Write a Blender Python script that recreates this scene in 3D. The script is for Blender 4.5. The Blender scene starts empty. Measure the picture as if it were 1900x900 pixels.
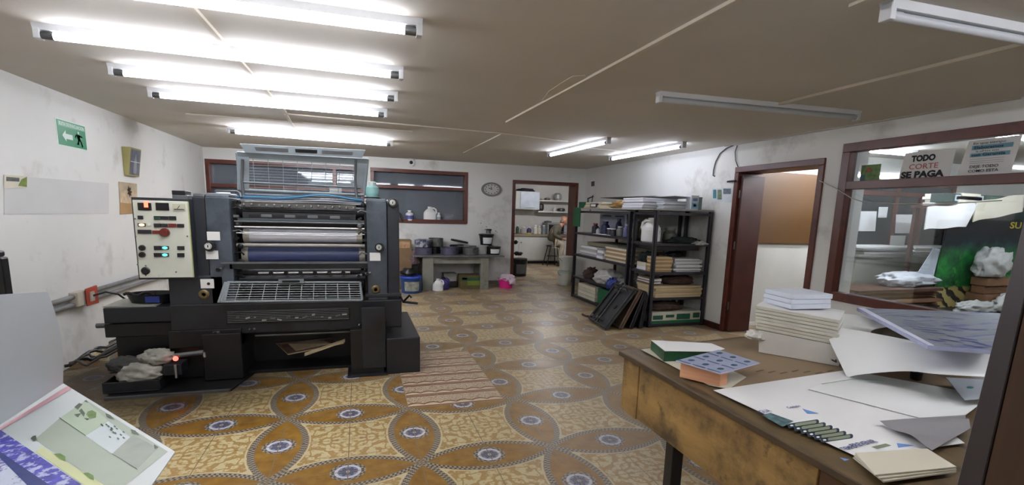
import bpy, bmesh, math, random
from mathutils import Vector, Matrix, noise
random.seed(7)
R = math.radians
# ------------------------------------------------------------------ camera, world, exposure
scene = bpy.context.scene
col = scene.collection
EYE = Vector((0.0, 0.0, 1.5))
YAW, PIT, ROL, FOC, CY = (-0.30271, 0.16405, 0.02928, 910.36, 543.05)
_fw = Vector((-math.sin(YAW)*math.cos(PIT), math.cos(YAW)*math.cos(PIT), -math.sin(PIT)))
_rt = Vector((math.cos(YAW), math.sin(YAW), 0.0))
_up = _rt.cross(_fw)
CR = math.cos(ROL)*_rt + math.sin(ROL)*_up
CU = -math.sin(ROL)*_rt + math.cos(ROL)*_up
cam_data = bpy.data.cameras.new('camera')
cam = bpy.data.objects.new('camera', cam_data); col.objects.link(cam)
m3 = Matrix((CR, CU, -_fw)).transposed()
cam.matrix_world = Matrix.Translation(EYE) @ m3.to_4x4()
cam_data.sensor_fit = 'HORIZONTAL'; cam_data.sensor_width = 36.0
cam_data.lens = FOC/1900.0*36.0
cam_data.shift_y = (CY-450.0)/1900.0
cam_data.clip_start = 0.02; cam_data.clip_end = 100
scene.camera = cam
world = bpy.data.worlds.new('world'); scene.world = world; world.use_nodes = True
world.node_tree.nodes['Background'].inputs[0].default_value = (0.05, 0.055, 0.06, 1)
world.node_tree.nodes['Background'].inputs[1].default_value = 0.3
scene.view_settings.view_transform = 'Standard'
scene.view_settings.look = 'None'
scene.view_settings.gamma = 1.0
scene.view_settings.use_curve_mapping = False
scene.view_settings.exposure = 2.2
TUBE_POWER = 8.2        # emission of the fluorescent tubes
ROOM_TUBE = 26.0          # tubes of the neighbouring rooms

def at(px, py, ax, val):
    "world point where the sight line through a photo pixel meets a real plane of the room"
    d = _fw + (px-950.0)/FOC*CR - (py-CY)/FOC*CU
    i = 'xyz'.index(ax)
    return EYE + d*((val-EYE[i])/d[i])
def onplane(px, py, P0, n):
    d = _fw + (px-950.0)/FOC*CR - (py-CY)/FOC*CU
    return EYE + d*((P0-EYE).dot(n)/d.dot(n))

# ------------------------------------------------------------------ materials
def lin(c):
    out = []
    for v in c[:3]:
        v = v/255.0
        out.append(v/12.92 if v <= 0.04045 else ((v+0.055)/1.055)**2.4)
    return (out[0], out[1], out[2], 1.0)
MATS = {}
def mat(name, c, rough=0.6, metal=0.0, var=0.12, scale=6.0, bump=0.0, emit=None, spec=0.5, dirt=None, dscale=3.0, dlo=0.55, dhi=0.7, streak=(1,1,1)):
    if name in MATS: return MATS[name]
    m = bpy.data.materials.new(name); m.use_nodes = True
    nt = m.node_tree; b = nt.nodes['Principled BSDF']
    b.inputs['Roughness'].default_value = rough
    b.inputs['Metallic'].default_value = metal
    b.inputs['Specular IOR Level'].default_value = spec
    c4 = lin(c)
    if emit:
        b.inputs['Base Color'].default_value = c4
        b.inputs['Emission Color'].default_value = c4
        b.inputs['Emission Strength'].default_value = emit
        MATS[name] = m; return m
    tc = nt.nodes.new('ShaderNodeTexCoord')
    mp = nt.nodes.new('ShaderNodeMapping'); mp.inputs['Scale'].default_value = streak
    nt.links.new(tc.outputs['Object'], mp.inputs[0])
    nz = nt.nodes.new('ShaderNodeTexNoise'); nz.inputs['Scale'].default_value = scale; nz.inputs['Detail'].default_value = 5
    nt.links.new(mp.outputs[0], nz.inputs['Vector'])
    rp = nt.nodes.new('ShaderNodeValToRGB')
    rp.color_ramp.elements[0].position = 0.3; rp.color_ramp.elements[1].position = 0.7
    rp.color_ramp.elements[0].color = tuple(v*(1-var) for v in c4[:3])+(1,)
    rp.color_ramp.elements[1].color = tuple(min(1, v*(1+var*0.6)) for v in c4[:3])+(1,)
    nt.links.new(nz.outputs['Fac'], rp.inputs[0])
    outc = rp.outputs[0]
    if dirt:
        n2 = nt.nodes.new('ShaderNodeTexNoise'); n2.inputs['Scale'].default_value = dscale; n2.inputs['Detail'].default_value = 8; n2.inputs['Roughness'].default_value = 0.65
        nt.links.new(mp.outputs[0], n2.inputs['Vector'])
        mr = nt.nodes.new('ShaderNodeMapRange'); mr.inputs[1].default_value = dlo; mr.inputs[2].default_value = dhi
        nt.links.new(n2.outputs['Fac'], mr.inputs[0])
        mx = nt.nodes.new('ShaderNodeMix'); mx.data_type = 'RGBA'
        nt.links.new(mr.outputs[0], mx.inputs[0]); nt.links.new(outc, mx.inputs[6]); mx.inputs[7].default_value = lin(dirt)
        outc = mx.outputs[2]
    nt.links.new(outc, b.inputs['Base Color'])
    if bump:
        bp = nt.nodes.new('ShaderNodeBump'); bp.inputs['Strength'].default_value = bump; bp.inputs['Distance'].default_value = 0.02
        nt.links.new(nz.outputs['Fac'], bp.inputs['Height']); nt.links.new(bp.outputs[0], b.inputs['Normal'])
    MATS[name] = m; return m

def glass(name, tint=(0.85, 0.9, 0.92), refl=1.0):
    if name in MATS: return MATS[name]
    m = bpy.data.materials.new(name); m.use_nodes = True
    nt = m.node_tree; nt.nodes.clear()
    o = nt.nodes.new('ShaderNodeOutputMaterial'); mx = nt.nodes.new('ShaderNodeMixShader')
    tr = nt.nodes.new('ShaderNodeBsdfTransparent'); tr.inputs[0].default_value = (*tint, 1)
    gl = nt.nodes.new('ShaderNodeBsdfGlossy'); gl.inputs['Roughness'].default_value = 0.03
    gl.inputs[0].default_value = (0.9, 0.9, 0.9, 1)
    fr = nt.nodes.new('ShaderNodeFresnel'); fr.inputs[0].default_value = 1.5
    ml = nt.nodes.new('ShaderNodeMath'); ml.operation = 'MULTIPLY'; ml.inputs[1].default_value = refl
    nt.links.new(fr.outputs[0], ml.inputs[0])
    nt.links.new(ml.outputs[0], mx.inputs[0]); nt.links.new(tr.outputs[0], mx.inputs[1]); nt.links.new(gl.outputs[0], mx.inputs[2])
    nt.links.new(mx.outputs[0], o.inputs[0])
    MATS[name] = m; return m

class S:
    "small expression wrapper over Math nodes"
    nt = None
    def __init__(s, v): s.v = v
    @staticmethod
    def op(o, *a):
        n = S.nt.nodes.new('ShaderNodeMath'); n.operation = o
        for i, x in enumerate(a):
            x = x.v if isinstance(x, S) else x
            if isinstance(x, (int, float)): n.inputs[i].default_value = x
            else: S.nt.links.new(x, n.inputs[i])
        return S(n.outputs[0])
    def __add__(s, o): return S.op('ADD', s, o)
    __radd__ = __add__
    def __sub__(s, o): return S.op('SUBTRACT', s, o)
    def __rsub__(s, o): return S.op('SUBTRACT', o, s)
    def __mul__(s, o): return S.op('MULTIPLY', s, o)
    __rmul__ = __mul__
    def __truediv__(s, o): return S.op('DIVIDE', s, o)
    def lt(s, o): return S.op('LESS_THAN', s, o)
    def gt(s, o): return S.op('GREATER_THAN', s, o)
    def abs(s): return S.op('ABSOLUTE', s)
    def fract(s): return S.op('FRACT', s)
    def floor(s): return S.op('FLOOR', s)
    def sin(s): return S.op('SINE', s)
    def min(s, o): return S.op('MINIMUM', s, o)
    def max(s, o): return S.op('MAXIMUM', s, o)
    def sq(s): return S.op('MULTIPLY', s, s)
def slen(x, y): return S.op('SQRT', x*x + y*y)
def satan(y, x): return S.op('ARCTAN2', y, x)
def smix(f, a, b):
    n = S.nt.nodes.new('ShaderNodeMix'); n.data_type = 'RGBA'
    S.nt.links.new(f.v if isinstance(f, S) else f, n.inputs[0])
    for i, x in ((6, a), (7, b)):
        if isinstance(x, tuple): n.inputs[i].default_value = lin(x)
        else: S.nt.links.new(x, n.inputs[i])
    return n.outputs[2]
def snoise(vec, scale, detail=4, rough=0.5):
    n = S.nt.nodes.new('ShaderNodeTexNoise'); n.inputs['Scale'].default_value = scale
    n.inputs['Detail'].default_value = detail; n.inputs['Roughness'].default_value = rough
    S.nt.links.new(vec, n.inputs['Vector']); return S(n.outputs['Fac'])
def svec(x, y, z=0.0):
    n = S.nt.nodes.new('ShaderNodeCombineXYZ')
    for i, k in enumerate((x, y, z)):
        if isinstance(k, S): S.nt.links.new(k.v, n.inputs[i])
        else: n.inputs[i].default_value = k
    return n.outputs[0]
def smap(v, a, b):
    n = S.nt.nodes.new('ShaderNodeMapRange'); n.inputs[1].default_value = a; n.inputs[2].default_value = b
    S.nt.links.new(v.v, n.inputs[0]); return S(n.outputs[0])

TS, GX, GY = 0.4192, 0.3263, 2.7601        # tile size and one joint of the floor pattern
def floor_material():
    m = bpy.data.materials.new('floor_tiles'); m.use_nodes = True
    nt = m.node_tree; S.nt = nt; b = nt.nodes['Principled BSDF']
    tc = nt.nodes.new('ShaderNodeTexCoord'); sp = nt.nodes.new('ShaderNodeSeparateXYZ')
    nt.links.new(tc.outputs['Object'], sp.inputs[0])
    X, Y = S(sp.outputs[0]), S(sp.outputs[1])
    u = (X-GX)/(2*TS); v = (Y-GY)/(2*TS)
    fx = u.fract()-0.5; fy = v.fract()-0.5
    qx = fx.abs(); qy = fy.abs()
    # cream tile with a scroll motif mirrored about every tile axis
    n1 = snoise(svec(qx.max(qy), qx.min(qy)), 9.5, 2, 0.5)
    ax = (qx-0.25).abs(); ay = (qy-0.25).abs()
    n2 = snoise(svec(ax.max(ay), ax.min(ay), 3.3), 17, 2, 0.5)
    leaf = smap((n1-0.5).abs(), 0.06, 0.03)*0.8
    leaf2 = smap((n2-0.47).abs(), 0.05, 0.025)*0.6
    cream = smix(leaf, (228, 212, 158), (182, 138, 66))
    cream = smix(leaf2, cream, (196, 154, 84))
    # four small leaves around the tile centre
    # petals
    RA, CA = 0.784, 1.104
    dA = slen(qx-CA, qy); dB = slen(qx, qy-CA); d = dA.min(dB)
    border = (d-0.965).abs().lt(0.006)*0.0
    ang = satan((qx.max(qy)-CA), qx.min(qy))
    orange_n = snoise(svec(u*6.0, v*6.0), 1.6, 6, 0.6)
    orange = smix(smap(orange_n, 0.3, 0.7), (144, 99, 26), (182, 136, 44))
    c = smix(d.lt(RA), cream, orange)
    # braided bands
    arc = S.op('ARCTAN2', qx.min(qy), CA-qx.max(qy))
    braid = ((arc*150.0+(d-RA)*60.0).sin()*((d-RA)*150.0).sin()).gt(0.0)
    bandcol = smix(braid, (92, 84, 74), (178, 166, 142))
    c = smix((d-RA).abs().lt(0.023), c, bandcol)
    c = smix(((d-RA-0.034).abs()).lt(0.006), c, (226, 212, 168))
    # medallions and knots
    mx, my = qx.max(qy)-0.5, qx.min(qy)
    dm = slen(mx, my)
    th = satan(my, mx)
    b2 = ((th*14.0).sin()*((dm-0.09)*190.0).sin()).gt(0.0)
    ring = smix(b2, (96, 88, 80), (172, 164, 148))
    c = smix(dm.lt(0.118), c, ring)
    c = smix(dm.lt(0.088), c, (225, 226, 232))
    pet = (th*8.0).sin()*0.008+0.054
    blue = smix(((th*16.0).sin()).gt(0.1), (66, 74, 108), (120, 126, 150))
    c = smix(dm.lt(0.068), c, (150, 156, 176))
    c = smix(dm.lt(pet), c, blue)
    c = smix(dm.lt(0.014), c, (215, 216, 220))
    dn = slen(qx-0.5, qy-0.5)
    b3 = ((qx*210.0).sin()*(qy*210.0).sin()).gt(0.0)
    c = smix(dn.lt(0.045), c, smix(b3, (96, 84, 72), (176, 162, 138)))
    # joints between the tiles
    jw = 0.0035
    joint = qx.lt(jw).max(qy.lt(jw)).max(qx.gt(0.5-jw)).max(qy.gt(0.5-jw))
    c = smix(joint, c, (150, 128, 92))
    # the replaced patch of border tiles
    px0, px1, py0, py1 = GX+0.0, GX+0.76, GY+2*TS+0.01, GY+2*TS+1.44
    ins = X.gt(px0)*X.lt(px1)*Y.gt(py0)*Y.lt(py1)
    vv = ((Y-py0)/0.2383).fract()
    uu = (X-px0)/0.253
    wave = ((uu*6.2832).sin().abs())*0.12
    line1 = (vv-0.22-wave).abs().lt(0.05)
    line2 = (vv-0.93).abs().lt(0.055).max((vv-0.06).abs().lt(0.045))
    sc = snoise(svec(uu*4.0, Y*18.0), 4.0, 3, 0.6)
    pat = smix(smap((sc-0.5).abs(), 0.05, 0.02)*(vv.gt(0.3)*vv.lt(0.85)), (238, 222, 186), (150, 92, 54))
    pat = smix(line1.max(line2), pat, (152, 84, 52))
    pj = (vv.lt(0.02)).max((uu.fract()-0.0).lt(0.012))
    pat = smix(pj, pat, (196, 170, 120))
    c = smix(ins, c, pat)
    # reflected sheen put into the colour: greyer towards the right and back
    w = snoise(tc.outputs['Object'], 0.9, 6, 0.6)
    sheenmask = smap(X+(Y-3.0)*0.5+(w-0.5)*1.6, -0.6, 2.4)
    c = smix(sheenmask*0.5, c, (150, 138, 118))
    sp1 = snoise(tc.outputs['Object'], 9.0, 4, 0.7)
    c = smix(smap(sp1, 0.66, 0.74)*0.6, c, (60, 44, 24))
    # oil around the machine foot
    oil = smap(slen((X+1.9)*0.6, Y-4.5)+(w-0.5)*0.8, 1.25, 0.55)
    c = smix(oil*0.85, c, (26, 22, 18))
    mu = nt.nodes.new('ShaderNodeMix'); mu.data_type = 'RGBA'; mu.blend_type = 'MULTIPLY'; mu.inputs[0].default_value = 1.0
    nt.links.new(c, mu.inputs[6]); mu.inputs[7].default_value = (0.80, 0.80, 0.84, 1); c = mu.outputs[2]
    nt.links.new(c, b.inputs['Base Color'])
    rr = snoise(tc.outputs['Object'], 3.0, 5, 0.6)
    rg = smap(rr, 0.2, 0.8)*0.25+0.26
    nt.links.new(rg.v, b.inputs['Roughness'])
    b.inputs['Specular IOR Level'].default_value = 0.45
    bp = nt.nodes.new('ShaderNodeBump'); bp.inputs['Strength'].default_value = 0.25; bp.inputs['Distance'].default_value = 0.004
    nt.links.new((1.0-joint).v, bp.inputs['Height']); nt.links.new(bp.outputs[0], b.inputs['Normal'])
    return m

# ------------------------------------------------------------------ mesh builder
class MB:
    def __init__(s): s.v = []; s.f = []; s.fm = []; s.mats = []; s.sm = []; s.M = None
    def mi(s, m):
        if m not in s.mats: s.mats.append(m)
        return s.mats.index(m)
    def add(s, vs, fs, m, smooth=False):
        o = len(s.v); k = s.mi(m)
        for p in vs:
            p = Vector(p); s.v.append(s.M @ p if s.M else p)
        for f in fs: s.f.append(tuple(i+o for i in f)); s.fm.append(k); s.sm.append(smooth)
        return s
    def hexa(s, P, m):   # 0-3 bottom loop, 4-7 top loop
        return s.add(P, [(3,2,1,0),(4,5,6,7),(0,1,5,4),(1,2,6,5),(2,3,7,6),(3,0,4,7)], m)
    def box(s, a, b, m):
        x0,x1 = sorted((a[0],b[0])); y0,y1 = sorted((a[1],b[1])); z0,z1 = sorted((a[2],b[2]))
        return s.hexa([(x0,y0,z0),(x1,y0,z0),(x1,y1,z0),(x0,y1,z0),(x0,y0,z1),(x1,y0,z1),(x1,y1,z1),(x0,y1,z1)], m)
    def cbox(s, c, d, m, rz=0, rx=0, ry=0):
        T = Matrix.Translation(Vector(c)) @ Matrix.Rotation(rz,4,'Z') @ Matrix.Rotation(rx,4,'X') @ Matrix.Rotation(ry,4,'Y')
        h = [k/2 for k in d]
        P = [T @ Vector(p) for p in [(-h[0],-h[1],-h[2]),(h[0],-h[1],-h[2]),(h[0],h[1],-h[2]),(-h[0],h[1],-h[2]),(-h[0],-h[1],h[2]),(h[0],-h[1],h[2]),(h[0],h[1],h[2]),(-h[0],h[1],h[2])]]
        return s.hexa(P, m)
    def slab(s, P, t, m, m_top=None):
        "polygon P (counter-clockwise seen from the front) thickened backwards by t"
        P = [Vector(p) for p in P]; n = Vector((0,0,0))
        for i in range(len(P)): n += P[i].cross(P[(i+1) % len(P)])
        n.normalize(); k = len(P)
        Q = [p-n*t for p in P]
        s.add(P, [tuple(range(k))], m_top or m)
        s.add(P+Q, [tuple(reversed(range(k, 2*k)))]+[(i, i+k, (i+1) % k+k, (i+1) % k) for i in range(k)], m)
        return s
    def poly(s, P, m): return s.add(P, [tuple(range(len(P)))], m)
    def tube(s, P, r, m, seg=8, caps=True):
        P = [Vector(p) for p in P]; n = len(P); rs = r if isinstance(r, (list, tuple)) else [r]*n
        vs = []; prev = None
        for i in range(n):
            d = (P[min(i+1, n-1)]-P[max(i-1, 0)]).normalized()
            if prev is None:
                a = Vector((0,0,1)) if abs(d.z) < 0.9 else Vector((1,0,0))
                e1 = d.cross(a).normalized()
            else:
                e1 = (prev-d*prev.dot(d)).normalized()
            prev = e1; e2 = d.cross(e1)
            for k in range(seg):
                t = 2*math.pi*k/seg; vs.append(P[i]+(e1*math.cos(t)+e2*math.sin(t))*rs[i])
        fs = [(i*seg+k, i*seg+(k+1) % seg, (i+1)*seg+(k+1) % seg, (i+1)*seg+k) for i in range(n-1) for k in range(seg)]
        s.add(vs, fs, m, True)
        if caps: s.add(vs[:seg], [tuple(reversed(range(seg)))], m); s.add(vs[-seg:], [tuple(range(seg))], m)
        return s
    def lathe(s, c, prof, m, seg=24, axis='z', sx=1, sy=1, smooth=True, mats=None):
        "prof: list of (radius, height)"
        c = Vector(c); vs = []
        for r, h in prof:
            for k in range(seg):
                t = 2*math.pi*k/seg; a, b2 = r*math.cos(t)*sx, r*math.sin(t)*sy
                vs.append(c+(Vector((a, b2, h)) if axis == 'z' else Vector((a, h, b2)) if axis == 'y' else Vector((h, a, b2))))
        for i in range(len(prof)-1):
            mm = mats[i] if mats else m
            q = [vs[j] for j in range(i*seg, (i+2)*seg)]
            s.add(q, [(k, (k+1) % seg, seg+(k+1) % seg, seg+k) for k in range(seg)], mm, smooth)
        for i, rev in ((0, True), (len(prof)-1, False)):
            if prof[i][0] > 1e-5:
                q = vs[i*seg:(i+1)*seg]; s.add(q, [tuple(reversed(range(seg))) if rev else tuple(range(seg))], (mats[min(i, len(prof)-2)] if mats else m))
        return s
    def blob(s, c, d, m, seed=0, amp=0.25, freq=2.5, sub=3, flat=True, rz=0):
        bm = bmesh.new(); bmesh.ops.create_icosphere(bm, subdivisions=sub, radius=1.0)
        vs = []; sv = Vector((seed*7.3, seed*3.1, seed*1.7))
        rot = Matrix.Rotation(rz, 3, 'Z')
        for v in bm.verts:
            p = v.co.copy(); n = noise.fractal(p*freq+sv, 1.0, 2.0, 3)
            cr_ = 0.5-abs(noise.noise(p*freq*1.7+sv*2.0))*2.2-abs(noise.noise(p*freq*3.6-sv))*1.1
            p *= 1+amp*(n*0.8+0.45*cr_)
            q = Vector((p.x*d[0]/2, p.y*d[1]/2, p.z*d[2]/2))
            if flat: q.z = max(q.z, -d[2]*0.28)+d[2]*0.28
            vs.append(Vector(c)+rot @ q)
        fs = [tuple(v.index for v in f.verts) for f in bm.faces]; bm.free()
        return s.add(vs, fs, m, True)
    def grid(s, A, B, C, D, nu, nv, m, fn=None, smooth=True, t=0.0):
        "bilinear sheet A-B-C-D with optional displacement fn(u,v)->Vector"
        A, B, C, D = map(Vector, (A, B, C, D)); vs = []
        for j in range(nv+1):
            for i in range(nu+1):
                u, v = i/nu, j/nv
                p = A.lerp(B, u).lerp(D.lerp(C, u), v)
                if fn: p = p+fn(u, v)
                vs.append(p)
        w = nu+1
        fs = [(j*w+i, j*w+i+1, (j+1)*w+i+1, (j+1)*w+i) for j in range(nv) for i in range(nu)]
        s.add(vs, fs, m, smooth)
        if t:
            n = (B-A).cross(D-A).normalized()*t
            s.add([p-n for p in vs], [tuple(reversed(f)) for f in fs], m, smooth)
            rim = [i for i in range(w)]+[j*w+nu for j in range(1, nv+1)]+[nv*w+i for i in range(nu-1, -1, -1)]+[j*w for j in range(nv-1, 0, -1)]
            k = len(rim); s.add([vs[i] for i in rim]+[vs[i]-n for i in rim], [(i, i+k, (i+1) % k+k, (i+1) % k) for i in range(k)], m)
        return s
    def build(s, name, parent=None, loc=None, bev=0.0):
        if parent is not None:
            o0 = parent.matrix_world.translation.copy() if False else Vector(parent['_w']) if '_w' in parent else Vector((0,0,0))
            off = o0; oloc = Vector((0,0,0))
        else:
            if loc is None:
                xs = [p.x for p in s.v]; ys = [p.y for p in s.v]; zs = [p.z for p in s.v]
                loc = ((min(xs)+max(xs))/2, (min(ys)+max(ys))/2, min(zs))
            off = Vector(loc); oloc = Vector(loc)
        me = bpy.data.meshes.new(name)
        me.from_pydata([tuple(p-off) for p in s.v], [], s.f)
        for m in s.mats: me.materials.append(m)
        me.polygons.foreach_set('material_index', s.fm); me.polygons.foreach_set('use_smooth', s.sm)
        me.update()
        o = bpy.data.objects.new(name, me); col.objects.link(o); o.location = oloc
        WORLD[o.name] = off
        if parent is not None: o.parent = parent
        o['_w'] = list(off)
        if bev:
            b = o.modifiers.new('bevel', 'BEVEL'); b.width = bev; b.segments = 2; b.limit_method = 'ANGLE'; b.angle_limit = R(40)
        return o
WORLD = {}
def tag(o, label=None, cat=None, group=None, kind=None):
    if label: o['label'] = label
    if cat: o['category'] = cat
    if group: o['group'] = group
    if kind: o['kind'] = kind
    return o
def thing(name, label, cat, loc, group=None):
    o = bpy.data.objects.new(name, None); col.objects.link(o); o.location = loc; o.empty_display_size = 0.05
    o['_w'] = list(loc); return tag(o, label, cat, group)
def single(mb, name, label, cat, group=None, bev=0.0, loc=None):
    return tag(mb.build(name, loc=loc, bev=bev), label, cat, group)
def struct(mb, name, parent=None, bev=0.0):
    if parent is None:
        o = mb.build(name, loc=(0,0,0), bev=bev); o['kind'] = 'structure'; return o
    return mb.build(name, parent, bev=bev)
def text_mesh(s, size, m, origin, ex, ey, width=None, bold=0.0, lift=0.0015):
    "text set on a plane: origin = baseline start, ex along the line, ey up; returns an MB"
    cu = bpy.data.curves.new('t', 'FONT'); cu.body = s; cu.size = size; cu.offset = bold; cu.resolution_u = 3
    ob = bpy.data.objects.new('t', cu); col.objects.link(ob)
    dg = bpy.context.evaluated_depsgraph_get(); dg.update()
    me = bpy.data.meshes.new_from_object(ob.evaluated_get(dg))
    vs = [v.co.copy() for v in me.vertices]; fs = [tuple(p.vertices) for p in me.polygons]
    bpy.data.objects.remove(ob); bpy.data.curves.remove(cu); bpy.data.meshes.remove(me)
    ex = Vector(ex).normalized(); ey = Vector(ey).normalized(); n = ex.cross(ey)
    mx = max(v.x for v in vs) if vs else 1
    k = width/mx if width else 1.0
    o = Vector(origin)+n*lift
    return [o+ex*(v.x*k)+ey*v.y for v in vs], fs, m
# ------------------------------------------------------------------ palette
WALL = mat('wall_paint', (218, 218, 214), 0.75, var=0.05, scale=1.2, dirt=(168, 164, 154), dscale=1.6, dlo=0.56, dhi=0.78, bump=0.05)
CEIL = mat('ceiling_paint', (208, 203, 194), 0.85, var=0.06, scale=0.8)
PLAST = mat('ceiling_plaster', (208, 200, 184), 0.85, var=0.06)
BROWN = mat('brown_frame_paint', (92, 44, 32), 0.35, var=0.2, scale=3, dirt=(58, 26, 20), dscale=5)
BROWN_D = mat('dark_brown_paint', (66, 32, 24), 0.4, var=0.2)
BLK = mat('black_machine_paint', (32, 34, 40), 0.42, var=0.25, scale=4, dirt=(17, 16, 16), dscale=6, dlo=0.45, dhi=0.7)
BLK2 = mat('black_greasy_metal', (16, 16, 18), 0.38, var=0.3, scale=7)
BLUEGREY = mat('blue_grey_enamel', (78, 86, 95), 0.32, var=0.22, scale=3, dirt=(46, 50, 56), dscale=4, dlo=0.45, dhi=0.7)
DARKGREY = mat('dark_grey_enamel', (44, 47, 53), 0.35, var=0.22, scale=3, dirt=(32, 34, 37), dscale=4)
STEEL = mat('bright_steel', (190, 190, 188), 0.28, metal=0.9, var=0.1)
STEELD = mat('dull_steel', (112, 114, 116), 0.4, metal=0.7, var=0.2)
GREYMET = mat('grey_guard_paint', (120, 128, 132), 0.45, var=0.2, scale=5)
WHITE = mat('white_plastic', (222, 222, 220), 0.4, var=0.04)
PAPER = mat('white_paper', (224, 224, 222), 0.8, var=0.04, scale=2)
PAPER2 = mat('cream_paper', (206, 200, 180), 0.8, var=0.08, scale=3)
PAPERG = mat('grey_blue_paper', (176, 184, 192), 0.75, var=0.04, scale=2)
KRAFT = mat('kraft_cardboard', (168, 134, 92), 0.85, var=0.12, scale=3)
KRAFTL = mat('pale_cardboard', (196, 176, 140), 0.85, var=0.12, scale=3)
KRAFTD = mat('brown_cardboard_edges', (112, 78, 48), 0.85, var=0.3, scale=9, streak=(1, 1, 12))
BLACKP = mat('black_plastic', (20, 20, 22), 0.35, var=0.15)
INK = mat('black_print', (28, 28, 32), 0.7, var=0.05)
GLASS = glass('window_glass', (0.86, 0.9, 0.92), 1.6)
DIRTYG = glass('dusty_window_glass', (0.80, 0.84, 0.88), 1.0)
_nt = DIRTYG.node_tree; _o = _nt.nodes['Material Output']; _src = _o.inputs[0].links[0].from_socket
_df = _nt.nodes.new('ShaderNodeBsdfDiffuse'); _df.inputs[0].default_value = (0.30, 0.33, 0.37, 1); _mx = _nt.nodes.new('ShaderNodeMixShader')
_nz = _nt.nodes.new('ShaderNodeTexNoise'); _nz.inputs['Scale'].default_value = 2.0; _nz.inputs['Detail'].default_value = 6
_mr = _nt.nodes.new('ShaderNodeMapRange'); _mr.inputs[1].default_value = 0.3; _mr.inputs[2].default_value = 0.75; _mr.inputs[3].default_value = 0.22; _mr.inputs[4].default_value = 0.5
_nt.links.new(_nz.outputs[0], _mr.inputs[0]); _nt.links.new(_mr.outputs[0], _mx.inputs[0]); _nt.links.new(_src, _mx.inputs[1]); _nt.links.new(_df.outputs[0], _mx.inputs[2]); _nt.links.new(_mx.outputs[0], _o.inputs[0])
TUBE = mat('lit_tube', (244, 246, 255), emit=TUBE_POWER)
TUBE4 = mat('lit_tube_added', (244, 246, 255), emit=12.0)  # only for the tubes added out of view around the camera
TUBE2 = mat('lit_tube_next_room', (244, 246, 255), emit=ROOM_TUBE)
OFFT = mat('unlit_tube', (196, 200, 204), 0.35, var=0.03)
GREEN = mat('green_plastic', (26, 96, 60), 0.5, var=0.15)
BLUE = mat('blue_plastic', (30, 52, 128), 0.4, var=0.15)
NAVY = mat('navy_print', (52, 58, 120), 0.7, var=0.3, scale=30)

XL, XR, YB, H = -2.521, 4.622, 9.782, 2.429
T = 0.34                                     # wall thickness
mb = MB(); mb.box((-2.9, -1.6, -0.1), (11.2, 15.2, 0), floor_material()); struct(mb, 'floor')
mb = MB(); mb.box((-2.9, -1.6, H), (11.2, 15.2, H+0.12), CEIL); struct(mb, 'ceiling')
mb = MB(); mb.box((XL-0.2, -1.6, 0), (XL, YB+T, H), WALL); struct(mb, 'wall_left')
mb = MB(); mb.box((XL, -1.6, 0), (XR, -1.4, H), WALL); struct(mb, 'wall_front')
# back wall with two windows and the kitchen doorway
W1 = (-2.50, 0.10); W2 = (0.213, 2.075); WZ = (1.231, 2.235); D1 = (3.03, 4.43, 2.105)
mb = MB()
mb.box((XL, YB, 0), (D1[0], YB+T, WZ[0]), WALL)
mb.box((XL, YB, WZ[1]), (D1[0], YB+T, H), WALL)
mb.box((W1[1], YB, WZ[0]), (W2[0], YB+T, WZ[1]), WALL)
mb.box((W2[1], YB, WZ[0]), (D1[0], YB+T, WZ[1]), WALL)
mb.box((XL, YB, WZ[0]), (W1[0], YB+T, WZ[1]), WALL)
mb.box((D1[0], YB, D1[2]), (D1[1], YB+T, H), WALL)
mb.box((D1[1], YB, 0), (XR, YB+T, H), WALL)
struct(mb, 'wall_back')
def frame(mb, axis, c, a0, a1, z0, z1, w, d, m, muls=(), vmuls=(), bottom=True):
    "frame in the plane axis=c spanning a0..a1, z0..z1; c is the room-side face, d its depth"
    def bx(p0, p1, q0, q1, dd=d, off=0.0):
        if axis == 'y': mb.box((p0, c-off, q0), (p1, c+dd, q1), m)
        else: mb.box((c-off, p0, q0), (c+dd, p1, q1), m)
    bx(a0, a0+w, z0, z1-w); bx(a1-w, a1, z0, z1-w); bx(a0, a1, z1-w, z1)
    if bottom: bx(a0+w, a1-w, z0, z0+w)
    for z in muls: bx(a0+w, a1-w, z-w*0.45, z+w*0.45, d*0.9)
    for x in vmuls: bx(x-w*0.5, x+w*0.5, z0+w, z1-w, d*0.88)
def window(name, axis, c, a0, a1, z0, z1, w, d, muls=(), vmuls=(), g=GLASS, goff=0.12, off=0.012):
    root = bpy.data.objects.new(name, None); col.objects.link(root); root['kind'] = 'structure'; root['_w'] = [0, 0, 0]
    mb = MB(); frame(mb, axis, c-off, a0, a1, z0, z1, w, d, BROWN, muls, vmuls); struct(mb, 'window_frame', root, 0.004)
    zs = [z0+w]+list(muls)+[z1-w]; xs = [a0+w]+list(vmuls)+[a1-w]
    for i in range(len(zs)-1):
        for j in range(len(xs)-1):
            mb = MB()
            if axis == 'y': mb.box((xs[j], c+goff, zs[i]), (xs[j+1], c+goff+0.005, zs[i+1]), g)
            else: mb.box((c+goff, xs[j], zs[i]), (c+goff+0.005, xs[j+1], zs[i+1]), g)
            struct(mb, 'glass_pane', root)
    return root
window('window_1', 'y', YB, W1[0], W1[1], WZ[0], WZ[1], 0.065, 0.2, (1.80,), (-0.42,), DIRTYG, 0.16)
window('window_2', 'y', YB, W2[0], W2[1], WZ[0], WZ[1], 0.065, 0.2, (1.90,), (), DIRTYG, 0.16)
mb = MB(); mb.box((W2[0]+0.02, YB-0.03, WZ[0]-0.01), (W2[1]-0.02, YB+0.16, WZ[0]+0.035), BROWN); struct(mb, 'window_sill', bpy.data.objects['window_2'], 0.004)
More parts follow.
